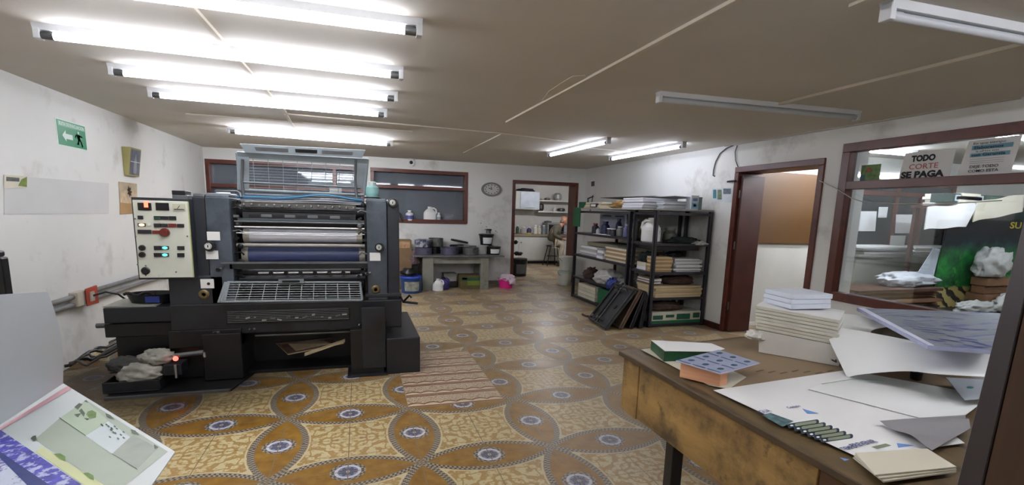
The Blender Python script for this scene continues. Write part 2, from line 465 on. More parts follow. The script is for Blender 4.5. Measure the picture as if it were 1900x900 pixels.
def door(name, axis, c, a0, a1, z1, w, d, off=0.02, m=BROWN):
    root = bpy.data.objects.new(name, None); col.objects.link(root); root['kind'] = 'structure'; root['_w'] = [0, 0, 0]
    mb = MB(); frame(mb, axis, c-off, a0, a1, 0.0, z1, w, d, m, bottom=False); struct(mb, 'door_frame', root, 0.006)
    return root
door('door_1', 'y', YB, D1[0]-0.03, D1[1]+0.03, D1[2]+0.03, 0.06, T+0.04)
# right wall with a doorway and the long shop window
D2 = (4.065, 5.30, 2.12); W3 = (0.62, 3.86); W3Z = (0.70, 2.255)
mb = MB()
mb.box((XR, D2[1], 0), (XR+T, YB+T, H), WALL)
mb.box((XR, D2[0], D2[2]), (XR+T, D2[1], H), WALL)
mb.box((XR, W3[1], 0), (XR+T, D2[0], H), WALL)
mb.box((XR, -1.6, 0), (XR+T, W3[1], W3Z[0]), WALL)
mb.box((XR, -1.6, W3Z[1]), (XR+T, W3[1], H), WALL)
mb.box((XR, -1.6, W3Z[0]), (XR+T, W3[0], W3Z[1]), WALL)
struct(mb, 'wall_right')
d2 = door('door_2', 'x', XR, D2[0]-0.02, D2[1]+0.03, D2[2]+0.02, 0.07, T+0.04)
mb = MB(); mb.cbox((XR+0.19, D2[1]-0.065, 1.02), (0.34, 0.05, 2.02), BROWN_D); struct(mb, 'door_lining', d2, 0.004)
for z in (0.35, 1.15, 1.8):
    mb = MB(); mb.tube([(XR+0.02, D2[1]-0.05, z-0.05), (XR+0.02, D2[1]-0.05, z+0.05)], 0.01, STEELD); struct(mb, 'hinge', d2)
window('window_3', 'x', XR, W3[0], W3[1], W3Z[0], W3Z[1], 0.085, 0.1, (1.848,), (), GLASS, 0.05, 0.02)
# skirtings
mb = MB(); mb.box((XR-0.02, D2[1]+0.03, 0), (XR, YB, 0.08), BROWN_D); struct(mb, 'baseboard_right')
mb = MB(); mb.box((XR-0.02, 0.0, 0), (XR, D2[0]-0.02, 0.08), BROWN_D); struct(mb, 'baseboard_right_near')
bpy.data.objects['baseboard_right_near'].name = 'baseboard_front'
mb = MB(); mb.box((XL, YB-0.015, 0), (D1[0]-0.03, YB, 0.07), mat('grey_skirting', (128, 120, 110), 0.6)); struct(mb, 'baseboard_back')
# ceiling strips
TR = [((1.50, 5.15), (1.57, 1.6), 0.035, 0.018), ((-1.737, 6.237), (0.636, 6.292), 0.022, 0.014), ((-0.702, 5.738), (1.688, 5.921), 0.022, 0.014),
      ((1.688, 5.921), (2.827, 6.233), 0.022, 0.014), ((1.653, 8.184), (1.675, 5.93), 0.02, 0.012), ((3.27, 3.449), (3.262, 0.2), 0.035, 0.02),
      ((-0.752, 2.60), (-0.69, 5.738), 0.03, 0.02), ((-0.702, 5.738), (-0.731, 6.652), 0.03, 0.02), ((2.06, 1.78), (2.03, 0.6), 0.03, 0.015), ((2.95, 6.6), (4.3, 6.75), 0.018, 0.012)]
for k, (a, b, w, h) in enumerate(TR):
    a, b = Vector((*a, 0)), Vector((*b, 0)); d = b-a; ang = math.atan2(d.y, d.x)
    mb = MB(); mb.cbox(((a+b)/2).to_tuple()[:2]+(H-h/2+0.001,), (d.length, w, h), PLAST, rz=ang); struct(mb, 'trim_%d' % (k+1), bev=0.002)
mb = MB()
pp = [at(x, y, 'z', H-0.004) for x, y in ((1005, 188), (1030, 180), (1052, 172), (1068, 162), (1080, 150), (1092, 148), (1085, 140), (1062, 142), (1040, 155), (1018, 170))]
mb.slab(pp, 0.003, PLAST); struct(mb, 'trim_11')
# kitchen and dark store behind the back wall, cutting room behind the right wall
KW = mat('kitchen_wall', (196, 192, 184), 0.75, var=0.05)
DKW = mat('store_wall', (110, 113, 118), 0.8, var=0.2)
AW = mat('cutting_room_wall', (188, 188, 180), 0.8, var=0.07, scale=2)
for nm, a, b in (('wall_kitchen_left', (2.5, YB+T, 0), (2.62, 14.5, H)), ('wall_kitchen_back', (2.62, 14.35, 0), (9.2, 14.5, H)), ('wall_kitchen_right', (9.1, YB+T, 0), (9.2, 14.35, H))):
    mb = MB(); mb.box(a, b, KW); struct(mb, nm)
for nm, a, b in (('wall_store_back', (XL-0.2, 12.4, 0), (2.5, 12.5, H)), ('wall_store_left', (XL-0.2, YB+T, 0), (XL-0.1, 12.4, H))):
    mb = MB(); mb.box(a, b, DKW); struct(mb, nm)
for nm, a, b in (('wall_cutting_room_back', (XR+T, 5.5, 0), (11.0, 5.62, H)), ('wall_cutting_room_right', (10.9, -1.4, 0), (11.0, 5.5, H)), ('wall_cutting_room_front', (XR+T, -1.6, 0), (11.0, -1.4, H)), ('wall_kitchen_front', (XR+T, YB+T, 0), (9.1, YB+T+0.1, H))):
    mb = MB(); mb.box(a, b, AW); struct(mb, nm)
# near wooden post of the doorway the photographer stands in
DPOST = mat('near_post_dark', (44, 36, 36), 0.5, var=0.2, scale=3)
DWOOD = mat('near_post_wood', (84, 56, 36), 0.5, var=0.3, scale=3, streak=(6, 6, 0.6))
mb = MB()
def vline(p, q, y):
    a, b = at(*p, 'y', y), at(*q, 'y', y); k = (a.x-b.x)/(a.z-b.z); return (b.x-k*b.z, b.x+k*(H-b.z))
f0, f1 = vline((1840, 647), (1776, 900), .60); n0, n1 = vline((1878, 647), (1820, 900), .52)
mb.hexa([(f0, .60, 0), (n0, .52, 0), (n0+.12, .52, 0), (f0+.12, .60, 0), (f1, .60, H), (n1, .52, H), (n1+.12, .52, H), (f1+.12, .60, H)], DPOST)
mb.hexa([(n0+.006, .518, 0), (n0+.6, .42, 0), (n0+.6, .50, 0), (n0+.1, .56, 0), (n1+.006, .518, H), (n1+.6, .42, H), (n1+.6, .50, H), (n1+.1, .56, H)], DWOOD)
struct(mb, 'trim_12')

# ------------------------------------------------------------------ fluorescent lights
def fluor(a, b, label, group=None, lit=True, m=None):
    a, b = Vector((*a, 0)), Vector((*b, 0)); d = b-a; L = d.length; c = (a+b)/2; ang = math.atan2(d.y, d.x)
    root = thing('ceiling_light', label, 'ceiling light', (c.x, c.y, H), group)
    M = Matrix.Translation((c.x, c.y, H)) @ Matrix.Rotation(ang, 4, 'Z')
    hm = mat('lamp_housing', (214, 216, 218), 0.4, var=0.03)
    mb = MB(); mb.M = M
    mb.hexa([(-L/2, -0.022, -0.032), (L/2, -0.022, -0.032), (L/2, 0.022, -0.032), (-L/2, 0.022, -0.032), (-L/2, -0.035, 0), (L/2, -0.035, 0), (L/2, 0.035, 0), (-L/2, 0.035, 0)], hm)
    mb.build('housing', root)
    for sgn in (-1, 1):
        mb = MB(); mb.M = M
        mb.box((sgn*L/2, -0.026, -0.078), (sgn*(L/2-0.03), 0.03, 0.0), hm)
        mb.tube([(sgn*(L/2-0.03), 0, -0.055), (sgn*(L/2-0.085), 0, -0.055)], 0.021, OFFT if not lit else STEELD, 12)
        mb.build('end_cap', root, bev=0.004)
    mb = MB(); mb.M = M
    mb.tube([(-(L/2-0.08), 0, -0.055), (L/2-0.08, 0, -0.055)], 0.019, (m or TUBE) if lit else OFFT, 14)
    mb.build('tube', root)
    return root
fluor((-1.66, 2.69), (0.32, 2.67), 'lit tube light nearest the camera, its left end cut off by the top edge')
fluor((-1.663, 3.50), (0.301, 3.56), 'lit tube light on ceiling, second row from the camera, longest one in view')
fluor((-1.638, 4.28), (0.319, 4.30), 'lit tube light on ceiling, third row, directly before the press')
fluor((-1.661, 5.02), (0.274, 5.068), 'lit tube light on ceiling, fourth row, just in front of two thin ceiling strips')
fluor((-1.537, 7.08), (0.465, 7.33), 'lit tube light right above the raised grille of the press', m=mat('lit_tube_brighter', (244, 246, 255), emit=36.0))
TUBE3 = mat('lit_tube_cooler', (236, 240, 255), emit=6.4)
fluor((2.838, 7.383), (2.933, 5.6), 'lit tube light near the kitchen doorway, left one of the short-looking pair', m=TUBE3)
fluor((3.885, 7.345), (3.925, 5.479), 'lit tube light running above the metal shelving, close to the right wall', m=TUBE3)
fluor((2.191, 3.44), (4.10, 3.335), 'unlit tube light on the brown-grey ceiling before the red-framed doorway', lit=False)
fluor((2.163, 1.70), (4.10, 1.66), 'unlit tube light in the upper right corner with a white end cap', lit=False)
fluor((0.1, 0.55), (2.1, 0.50), 'added lit tube light on the ceiling just above the camera, out of frame', m=TUBE4)  # this and the next two tubes are added to brighten the foreground
fluor((-1.7, 0.5), (-0.2, 0.5), 'added lit tube light on the ceiling behind the camera to the left, out of frame', m=TUBE4)
fluor((2.3, 0.35), (4.2, 0.35), 'added lit tube light on the ceiling right of the camera, out of frame', m=TUBE4)
fluor((5.3, 4.75), (6.9, 4.75), 'added unseen tube light near the doorway on the ceiling of the cutting room', m=TUBE2)  # unseen tube added to brighten the wall past the doorway
fluor((5.5, 3.4), (7.4, 3.4), 'lit tube light in the cutting room behind the shop window, the left one', 'cutting room tube lights', m=TUBE2)
fluor((8.0, 2.6), (9.9, 2.6), 'lit tube light in the cutting room behind the shop window, the right one', 'cutting room tube lights', m=TUBE2)
fluor((4.2, 11.6), (6.2, 11.6), 'lit tube light on the kitchen ceiling, hidden above the kitchen doorway', m=TUBE2)
# ------------------------------------------------------------------ the offset press
PY = 4.60
press = thing('offset_printing_press', 'large black and blue-grey two-tower offset printing press with a cream switch panel', 'printing press', (-0.45, 4.9, 0))
def FX(px, py, Y): return at(px, py, 'y', Y).x
def FZ(px, py, Y): return at(px, py, 'y', Y).z
def pb(mb, x0, y0, x1, y1, Y, dep, m):
    "box whose front face covers this photo rectangle on the plane y=Y"
    ym, xm = (y0+y1)/2, (x0+x1)/2
    a, b = FX(x0, ym, Y), FX(x1, ym, Y); c, d = FZ(xm, y1, Y), FZ(xm, y0, Y)
    mb.box((a, Y, c), (b, Y+dep, d), m); return (a, b, c, d)
LT0, LT1, LT2 = -1.289, -1.196, -1.02      # left tower: cover | front
RT0, RT1, RT2 = 0.062, 0.236, 0.345
ZT, ZB = 1.578, 0.66
# towers
def tower(x0, x1, zt, y0, name, m):
    mb = MB()
    P = [(x0, y0, ZB), (x1, y0, ZB), (x1, 5.7, ZB), (x0, 5.7, ZB), (x0, y0, zt-0.03), (x1, y0, zt-0.03), (x1, 5.7, zt-0.03), (x0, 5.7, zt-0.03)]
    mb.hexa(P, m)
    mb.hexa([P[4], P[5], P[6], P[7], (x0+0.004, y0+0.035, zt), (x1-0.004, y0+0.035, zt), (x1-0.004, 5.68, zt), (x0+0.004, 5.68, zt)], m)
    return mb.build(name, press, bev=0.008)
tl = tower(LT1, LT2, ZT, PY, 'left_side_frame', BLUEGREY)
tr = tower(RT0, RT1, ZT, PY, 'right_side_frame', BLUEGREY)
tower(LT0, LT1-0.004, ZT-0.005, PY+0.015, 'gear_cover', DARKGREY)
gc = tower(RT1+0.004, RT2, ZT-0.005, PY+0.015, 'gear_cover', DARKGREY)
bpy.data.objects.get('left_side_frame').name = 'side_frame'; tr.name = 'side_frame'
# white labels and dials on the towers
LBL = mat('paper_label', (226, 226, 222), 0.6, var=0.02)
DIAL = mat('dial_face', (212, 214, 206), 0.4, var=0.03)
for (x0, y0, x1, y1) in ((384, 430, 408, 446), (382, 465, 405, 481), (686, 469, 706, 484), (372, 518, 397, 535)):
    mb = MB(); a = pb(mb, x0, y0, x1, y1, PY-0.006, 0.005, LBL)
    if x0 == 372:
        mb.lathe(((a[0]+a[1])/2+0.01, PY-0.007, (a[2]+a[3])/2), [(0.012, -0.004), (0.012, 0.0)], INK, 12, 'y')
    mb.build('label_plate', press)
def dial(px, py, r, Y, num=True):
    c = at(px, py, 'y', Y); root_m = MB()
    root_m.lathe((c.x, Y, c.z), [(r, 0.0), (r*1.02, -0.03), (r*0.92, -0.045)], BLACKP, 28, 'y')
    d = root_m.build('dial', press)
    mb = MB(); mb.lathe((c.x-0.006, Y-0.047, c.z+0.004), [(r*0.62, 0.0), (r*0.6, -0.012)], DIAL, 24, 'y')
    for k in range(12):
        t = k*math.pi/6; mb.cbox((c.x-0.006+math.cos(t)*r*0.48, Y-0.0605, c.z+0.004+math.sin(t)*r*0.48), (r*0.1, 0.002, 0.005), INK, 0, 0, -t)
    mb.cbox((c.x-0.006, Y-0.061, c.z+0.004), (0.008, 0.003, r*0.5), INK); mb.build('dial_face', d)
dial(391, 457, 0.042, PY); dial(704, 459, 0.040, PY); dial(729, 377, 0.042, PY+0.015)
for px, py in ((379, 546), (697, 537)):
    c = at(px, py, 'y', PY); mb = MB()
    mb.lathe((c.x, PY, c.z), [(0.04, 0), (0.04, -0.012), (0.028, -0.02), (0.016, -0.02), (0.016, 0.0)], mat('brass_ring', (120, 104, 70), 0.4, metal=0.6), 24, 'y'); mb.build('keyhole_ring', press)
# small top fittings on the towers
mb = MB(); c = at(336, 362, 'y', 4.75); mb.box((c.x-0.05, 4.7, c.z-0.04), (c.x+0.06, 4.85, c.z), STEELD); mb.box((c.x-0.05, 4.7, c.z), (c.x+0.045, 4.85, c.z+0.035), BLACKP); mb.build('counter', press, bev=0.004)
mb = MB(); mb.tube([(-1.15, 4.75, 1.575), (-1.15, 4.75, 1.60), (-0.98, 4.72, 1.60), (-0.96, 4.72, 1.585), (-0.95, 4.7, 1.55)], 0.01, STEELD); mb.build('handle', press)
mb = MB(); mb.lathe((-1.075, 4.68, ZT), [(0.055, 0), (0.05, 0.01), (0.0, 0.012)], mat('lamp_lens', (214, 220, 222), 0.2, var=0.02), 20, sx=1, sy=0.7); mb.build('oil_cap', press)
# control box with cream face
CX0, CX1, CZ0, CZ1 = -1.672, -1.283, 0.885, 1.525
CBY = 4.52
root = press
mb = MB(); mb.box((CX0, CBY, CZ0), (CX1, 4.95, CZ1), DARKGREY)
cb = mb.build('control_box', press, bev=0.006)
CREAM = mat('cream_panel', (204, 206, 192), 0.5, var=0.06, scale=5, dirt=(120, 116, 100), dscale=5, dlo=0.62, dhi=0.8)
CREAMY = mat('yellowed_edge', (176, 180, 120), 0.5, var=0.1)
mb = MB(); mb.box((CX0+0.012, CBY-0.012, CZ0+0.015), (CX1-0.006, CBY, CZ1-0.022), CREAM); mb.box((CX1-0.012, CBY-0.013, CZ0+0.015), (CX1-0.003, CBY, CZ1-0.022), CREAMY); mb.build('switch_panel', cb, bev=0.004)
def cp(x, y): return at(245+x/4.616, 350+y/4.616, 'y', CBY-0.012)    # photo detail -> panel point
def sw(x0, y0, x1, y1, m, d=0.012, n='switch'):
    a, b = cp(x0, (y0+y1)/2), cp(x1, (y0+y1)/2); lo, hi = cp((x0+x1)/2, y1), cp((x0+x1)/2, y0)
    mb = MB(); mb.box((a.x, CBY-0.012-d, lo.z), (b.x, CBY-0.012, hi.z), m); return mb.build(n, cb, bev=0.002), (a.x, b.x, lo.z, hi.z)
DIS = mat('display_black', (24, 20, 22), 0.25, var=0.05)
REDL = mat('red_led', (255, 60, 40), emit=2.5); AMB = mat('amber_lamp', (255, 190, 110), emit=2.2); TEALL = mat('teal_lamp', (70, 220, 214), emit=0.9)
o, r_ = sw(52, 122, 168, 186, DIS, 0.01, 'display')
a = cp(124, 138); mb = MB(); mb.box((a.x-0.013, CBY-0.024, a.z-0.02), (a.x+0.013, CBY-0.022, a.z+0.02), REDL); mb.build('lit_digit', o)
o, r_ = sw(205, 122, 318, 186, DIS, 0.01, 'display')
o, r_ = sw(350, 128, 455, 190, mat('meter_face', (188, 186, 164), 0.3, var=0.05), 0.01, 'meter')
mb = MB(); mb.box((r_[0]+0.01, CBY-0.025, r_[2]+0.008), (r_[1]-0.005, CBY-0.022, r_[2]+0.014), INK); mb.cbox(((r_[0]+r_[1])/2, CBY-0.025, (r_[2]+r_[3])/2), (0.004, 0.002, 0.03), INK, 0, 0, 0.6); mb.build('needle', o)
DGR = mat('dark_green_key', (30, 60, 46), 0.4); DRD = mat('dark_red_key', (122, 34, 30), 0.4); KEY = mat('black_key', (34, 32, 38), 0.4)
for (x0, y0, x1, y1, m) in ((52, 232, 98, 262, KEY), (190, 234, 248, 266, DGR), (252, 236, 312, 266, KEY), (318, 236, 380, 268, KEY), (190, 298, 248, 330, KEY), (252, 300, 308, 330, KEY), (314, 300, 382, 330, DRD), (388, 302, 448, 332, KEY), (52, 352, 168, 386, KEY), (176, 358, 240, 386, DRD), (190, 490, 250, 524, KEY), (190, 550, 250, 584, KEY), (390, 492, 450, 524, KEY), (390, 552, 450, 586, KEY)):
    sw(x0, y0, x1, y1, m)
for (x0, y0, x1, y1, m) in ((52, 296, 120, 324, AMB), (252, 492, 318, 522, TEALL), (252, 552, 318, 582, TEALL)):
    o, r_ = sw(x0, y0, x1, y1, mat('lamp_surround', (60, 50, 44), 0.4), 0.010, 'indicator')
    mb = MB(); w = (r_[1]-r_[0])*0.36; h = (r_[3]-r_[2])*0.36; cx, cz = (r_[0]+r_[1])/2, (r_[2]+r_[3])/2
    mb.lathe((cx, CBY-0.022, cz), [(w, 0), (w*0.8, -0.006), (0, -0.008)], m, 16, 'y', sy=h/w); mb.build('lens', o)
def knob(x, y, r, m, d=0.03, n='knob'):
    c = cp(x, y); mb = MB(); mb.lathe((c.x, CBY-0.012, c.z), [(r, 0), (r, -d*0.6), (r*0.75, -d), (0, -d)], m, 20, 'y'); mb.build(n, cb)
knob(285, 376, 0.033, mat('red_button', (104, 28, 22), 0.4), 0.045, 'stop_button'); knob(148, 308, 0.014, DIAL, 0.01, 'indicator')
knob(90, 506, 0.022, BLACKP); knob(90, 566, 0.022, BLACKP); knob(118, 703, 0.03, BLACKP, 0.015)
for x, y in ((26, 258), (30, 410), (474, 408), (378, 714), (118, 660), (118, 742), (48, 650)): knob(x, y, 0.006, STEELD, 0.005, 'screw')
mb = MB(); mb.box((-1.50, 4.60, 0.60), (-1.10, 5.3, 0.90), DARKGREY); mb.build('control_box_bracket', press, bev=0.01)
# cross members and cylinders between the towers
IX0, IX1 = LT2, RT0
def cyl(z, r, m, Y, x0=IX0+0.02, x1=IX1-0.02, name='roller', ends=None, ew=0.05):
    mb = MB(); mb.tube([(x0, Y, z), (x1, Y, z)], r, m, 28); o = mb.build(name, press)
    if ends:
        for s_, xx in ((1, x0), (-1, x1)):
            mb = MB(); mb.tube([(xx, Y, z), (xx+s_*ew, Y, z)], r*1.05, ends, 28); mb.build('bearer_ring', o)
    return o
def zrow(py, Y, px=560): return FZ(px, py, Y)
RINGM = mat('worn_steel_ring', (186, 182, 166), 0.35, metal=0.4, var=0.1)
cyl(zrow(439, 4.72), 0.058, mat('chrome_cylinder', (214, 214, 220), 0.3, metal=0.25, var=0.05), 4.78, IX0+0.06, IX1-0.04, 'impression_cylinder', RINGM)
cyl(zrow(474, 4.72), 0.078, mat('blue_blanket', (62, 70, 108), 0.35, var=0.12, scale=3), 4.80, IX0+0.04, IX1-0.02, 'blanket_cylinder', RINGM)
cyl(zrow(456, 4.66), 0.018, mat('grey_bar', (138, 134, 126), 0.4, metal=0.5), 4.68, name='roller')
cyl(zrow(423, 4.64), 0.008, STEEL, 4.65, name='rod'); cyl(zrow(413, 4.64), 0.006, STEELD, 4.65, name='rod'); cyl(zrow(434, 4.62), 0.005, STEEL, 4.64, IX0+0.03, IX1-0.02, name='rod')
cyl(zrow(430, 4.70), 0.035, BLK2, 4.8, name='roller'); cyl(zrow(416, 4.70), 0.045, BLK2, 4.80, name='ink_roller'); cyl(zrow(394, 4.70), 0.06, BLK2, 4.86, name='ink_roller'); cyl(zrow(376, 4.7), 0.045, BLK2, 4.95, name='ink_roller')
mb = MB(); mb.box((IX0, 5.05, 0.66), (IX1, 5.12, 1.50), BLK2); mb.build('back_plate', press)
# ink duct with a row of bright screws
mb = MB(); r_ = pb(mb, 448, 378, 660, 386, 4.70, 0.06, mat('ink_duct', (86, 84, 80), 0.4, metal=0.4, var=0.3)); duct = mb.build('ink_duct', press)
for k in range(16):
    mb = MB(); x = r_[0]+0.02+(r_[1]-r_[0]-0.04)*k/15; mb.lathe((x, 4.70, (r_[2]+r_[3])/2-0.002+0.004*math.sin(k*2.1)), [(0.010, 0), (0.010, -0.012), (0.005, -0.02)], STEEL, 10, 'y'); mb.build('key_screw', duct)
mb = MB(); r_ = pb(mb, 450, 396, 660, 407, 4.66, 0.03, BLK); 
for k in range(9):
    x = r_[0]+0.05+(r_[1]-r_[0]-0.12)*k/8.6; mb.box((x, 4.657, r_[2]+0.012), (x+0.082, 4.66, r_[3]-0.014), STEELD if k % 2 else BLK2); 
mb.build('slotted_bar', press, bev=0.003)
mb = MB(); pb(mb, 442, 408, 668, 411, 4.65, 0.02, mat('teal_bar', (70, 84, 88), 0.4, metal=0.3)); mb.build('cross_bar', press)
# blue hoses above the duct
hz = zrow(371, 4.75)
for k, (cc, dz, sag) in enumerate((((70, 140, 176), 0.014, 0.035), ((40, 96, 140), 0.0, 0.05), ((150, 160, 176), -0.014, 0.012), ((36, 60, 84), 0.026, 0.03), ((190, 186, 178), -0.026, 0.006))):
    pts = [(IX0+0.03+(IX1-IX0-0.06)*t/14, 4.72+0.01*k, hz+dz+sag*math.exp(-((t/14-0.68)/0.2)**2)) for t in range(15)]
    mb = MB(); mb.tube(pts, 0.0055, mat('hose_%d' % k, cc, 0.35), 8); mb.build('hose', press)
# gear clusters beside the towers
rr = random.Random(3)
for side, xb in ((1, IX0), (-1, IX1)):
    mb = MB()
    mb.box((xb, 4.72, 0.68), (xb+side*0.02, 5.1, 1.52), BLK2); mb.build('inner_plate', press)
    for k in range(13):
        z = 1.52-k*0.063; r0 = rr.uniform(0.012, 0.026)
        mb = MB(); x = xb+side*rr.uniform(0.02, 0.06); Y0 = rr.uniform(4.63, 4.69)
        if k % 3 == 0: mb.lathe((x, Y0, z), [(r0, 0.08), (r0, 0), (r0*0.5, -0.012), (0, -0.012)], rr.choice([STEELD, BLK2, BLACKP]), 12, 'y')
        elif k % 3 == 1: mb.tube([(xb, Y0, z), (xb+side*0.05, Y0, z+0.012), (xb+side*0.075, Y0-0.015, z-0.008)], 0.008, rr.choice([STEELD, BLK2]), 8)
        else: mb.cbox((x, Y0, z), (0.04, 0.05, 0.02), rr.choice([BLK, STEELD, BLK2]), 0, 0, rr.uniform(-0.5, 0.5))
        mb.build('linkage', press)
# long steel bar and the panel with the delivery rods
mb = MB(); z = zrow(487, 4.56, 540); mb.box((LT2-0.08, 4.55, z-0.008), (RT0+0.0, 4.57, z+0.006), mat('edge_steel', (120, 124, 126), 0.35, metal=0.7)); mb.build('guard_rail', press)
mb = MB(); mb.box((IX0-0.03, 4.60, zrow(499, 4.6)), (IX1, 4.64, zrow(489, 4.6)), BLK); mb.build('rail_panel', press, bev=0.003)
cyl(zrow(506, 4.66), 0.013, STEEL, 4.66, -0.86, -0.09, 'delivery_rod')
cyl(zrow(506, 4.70), 0.05, BLK2, 4.76, name='roller'); cyl(zrow(518, 4.68), 0.04, BLK, 4.72, name='roller')
for k in range(7):
    mb = MB(); x = -0.86+0.77*k/6.5; mb.tube([(x, 4.643, zrow(506, 4.66)), (x, 4.68, zrow(506, 4.66))], 0.018, BLK2, 12); mb.build('rod_clamp', press)
# white guard grid (sloping)
def gridpanel(P, nx, ny, r, m, name, fr=0.012, parent=press, frm=None):
    A, B, C, D = map(Vector, P); mb = MB()
    for a, b in ((A, B), (B, C), (C, D), (D, A)): mb.tube([a, b], fr, frm or m, 8)
    o = mb.build(name, parent)
    mb = MB()
    for i in range(1, nx): mb.tube([A.lerp(B, i/nx), D.lerp(C, i/nx)], r, m, 6, False)
    for j in range(1, ny): mb.tube([A.lerp(D, j/ny), B.lerp(C, j/ny)], r, m, 6, False)
    mb.build('wire_mesh', o); return o
g1 = [at(410, 560, 'y', 4.50), at(672, 557, 'y', 4.50), at(668, 524, 'y', 4.58), at(422, 524, 'y', 4.58)]
gridpanel(g1, 11, 8, 0.0035, mat('guard_wire', (150, 156, 156), 0.4, metal=0.3), 'front_guard', 0.011, frm=GREYMET)
mb = MB(); a = at(524, 522, 'y', 4.56); mb.box((a.x-0.03, 4.55, a.z-0.018), (a.x+0.17, 4.57, a.z+0.018), GREYMET); mb.box((a.x+0.0, 4.545, a.z-0.008), (a.x+0.14, 4.552, a.z+0.008), BLK2); mb.build('guard_latch', press)
mb = MB(); a = at(411, 540, 'y', 4.5); mb.slab([at(403, 561, 'y', 4.5), at(418, 561, 'y', 4.5), at(427, 523, 'y', 4.56), at(416, 523, 'y', 4.56)], 0.01, GREYMET); mb.build('guard_side', press)
mb = MB(); mb.box((IX0-0.1, 4.62, 0.66), (IX1, 4.98, 0.70), BLK2); mb.build('drip_tray', press)
# main beam
mb = MB(); z1, z0 = 0.665, 0.405
mb.box((-1.50, 4.58, z0-0.005), (0.36, 4.70, z1), BLK); mb.build('main_beam', press, bev=0.01)
mb = MB(); mb.box((-1.09, 4.565, z0+0.085), (-0.10, 4.58, z0+0.20), BLK2); ins = mb.build('beam_grille', press, bev=0.003)
for j in range(7):
    mb = MB(); z = z0+0.10+0.015*j; mb.tube([(-1.08, 4.56, z), (-0.11, 4.56, z)], 0.0028, STEELD, 6, False); mb.build('grille_bar', ins)
for k in range(14):
    mb = MB(); x = -1.0+0.066*k+rr.uniform(-0.01, 0.01); z = z0+0.11+rr.uniform(0, 0.05)
    mb.cbox((x, 4.552, z), (rr.uniform(0.015, 0.045), 0.012, 0.012), STEEL if k % 2 else STEELD, 0, 0, rr.uniform(-0.3, 0.3)); mb.build('grille_clip', ins)
mb = MB(); pb(mb, 510, 597, 652, 607, 4.64, 0.05, mat('pale_teal_plate', (120, 138, 132), 0.5, var=0.2)); mb.build('lower_plate', press, bev=0.003)
mb = MB(); pb(mb, 612, 605, 622, 612, 4.62, 0.02, mat('cream_knob', (204, 200, 176), 0.5)); mb.build('catch', press)
cyl(zrow(595, 4.66), 0.03, BLK2, 4.72, -1.1, 0.1, 'roller'); cyl(zrow(620, 4.66), 0.012, STEELD, 4.68, -0.9, -0.05, 'rod')
# side box lower right, legs, feet
mb = MB(); mb.hexa([(0.21, 4.43, 0), (0.512, 4.43, 0), (0.512, 5.35, 0), (0.21, 5.35, 0), (0.21, 4.43, 0.335), (0.512, 4.43, 0.335), (0.48, 5.35, 0.39), (0.21, 5.35, 0.39)], mat('box_dark_grey', (28, 29, 34), 0.4, var=0.15, scale=3)); mb.build('motor_cover', press, bev=0.008)
mb = MB(); mb.box((-0.10, 4.46, 0.012), (0.19, 5.4, 0.42), BLK2); mb.build('leg', press, bev=0.006)
mb = MB(); mb.box((0.0, 4.45, 0.06), (0.205, 4.50, 0.62), BLK); mb.build('leg_cover', press, bev=0.004)
mb = MB(); mb.box((-0.13, 4.40, 0.0), (0.22, 5.4, 0.014), BLK); mb.build('foot_plate', press, bev=0.003)
mb = MB(); mb.box((-1.27, 4.52, 0.02), (-0.98, 5.4, 0.42), BLK2); mb.build('leg', press, bev=0.006)
mb = MB(); mb.box((-1.52, 4.56, 0.30), (-0.98, 4.7, 0.45), BLK2); mb.build('lower_beam', press, bev=0.006)
mb = MB(); mb.slab([(-1.86, 4.27, 0.014), (-1.02, 4.27, 0.014), (-0.86, 4.98, 0.014), (-2.0, 4.98, 0.014)], 0.014, BLK2); mb.build('foot_plate', press)
mb = MB(); mb.slab([(-1.87, 4.255, 0.02), (-1.03, 4.255, 0.02), (-1.02, 4.275, 0.022), (-1.86, 4.275, 0.022)], 0.02, STEELD); mb.build('foot_plate_edge', press)
mb = MB(); mb.box((-1.50, 4.64, 0.02), (-1.27, 5.3, 0.30), BLK2); mb.build('inner_frame', press)
mb = MB(); mb.box((-0.98, 5.0, 0.02), (-0.10, 5.3, 0.62), BLK2); mb.build('inner_frame', press)
mb = MB(); mb.box((-1.2, 5.5, 0.0), (0.3, 5.9, 0.70), BLK2); mb.build('rear_frame', press)
# ink fountain unit on the left
mb = MB(); mb.box((-1.955, 4.58, 0.525), (-1.49, 5.25, 0.652), mat('drawer_black', (28, 30, 36), 0.38, var=0.15, scale=3)); mb.build('feed_tray_housing', press, bev=0.008)
mb = MB(); mb.box((-1.975, 4.62, 0.40), (-1.48, 5.3, 0.515), BLK2); mb.build('feed_lower_housing', press, bev=0.008)
mb = MB(); mb.box((-1.94, 4.70, 0.05), (-1.50, 5.25, 0.40), BLK2); mb.build('feed_base', press, bev=0.01)
mb = MB(); mb.tube([(-2.05, 4.68, 0.49), (-1.96, 4.68, 0.49)], 0.02, STEELD, 12); mb.build('hand_knob', press)
mb = MB(); mb.box((-1.96, 4.60, 0.652), (-1.60, 4.95, 0.662), mat('tray_pale', (150, 150, 140), 0.5, var=0.2)); mb.build('tray_top', press)
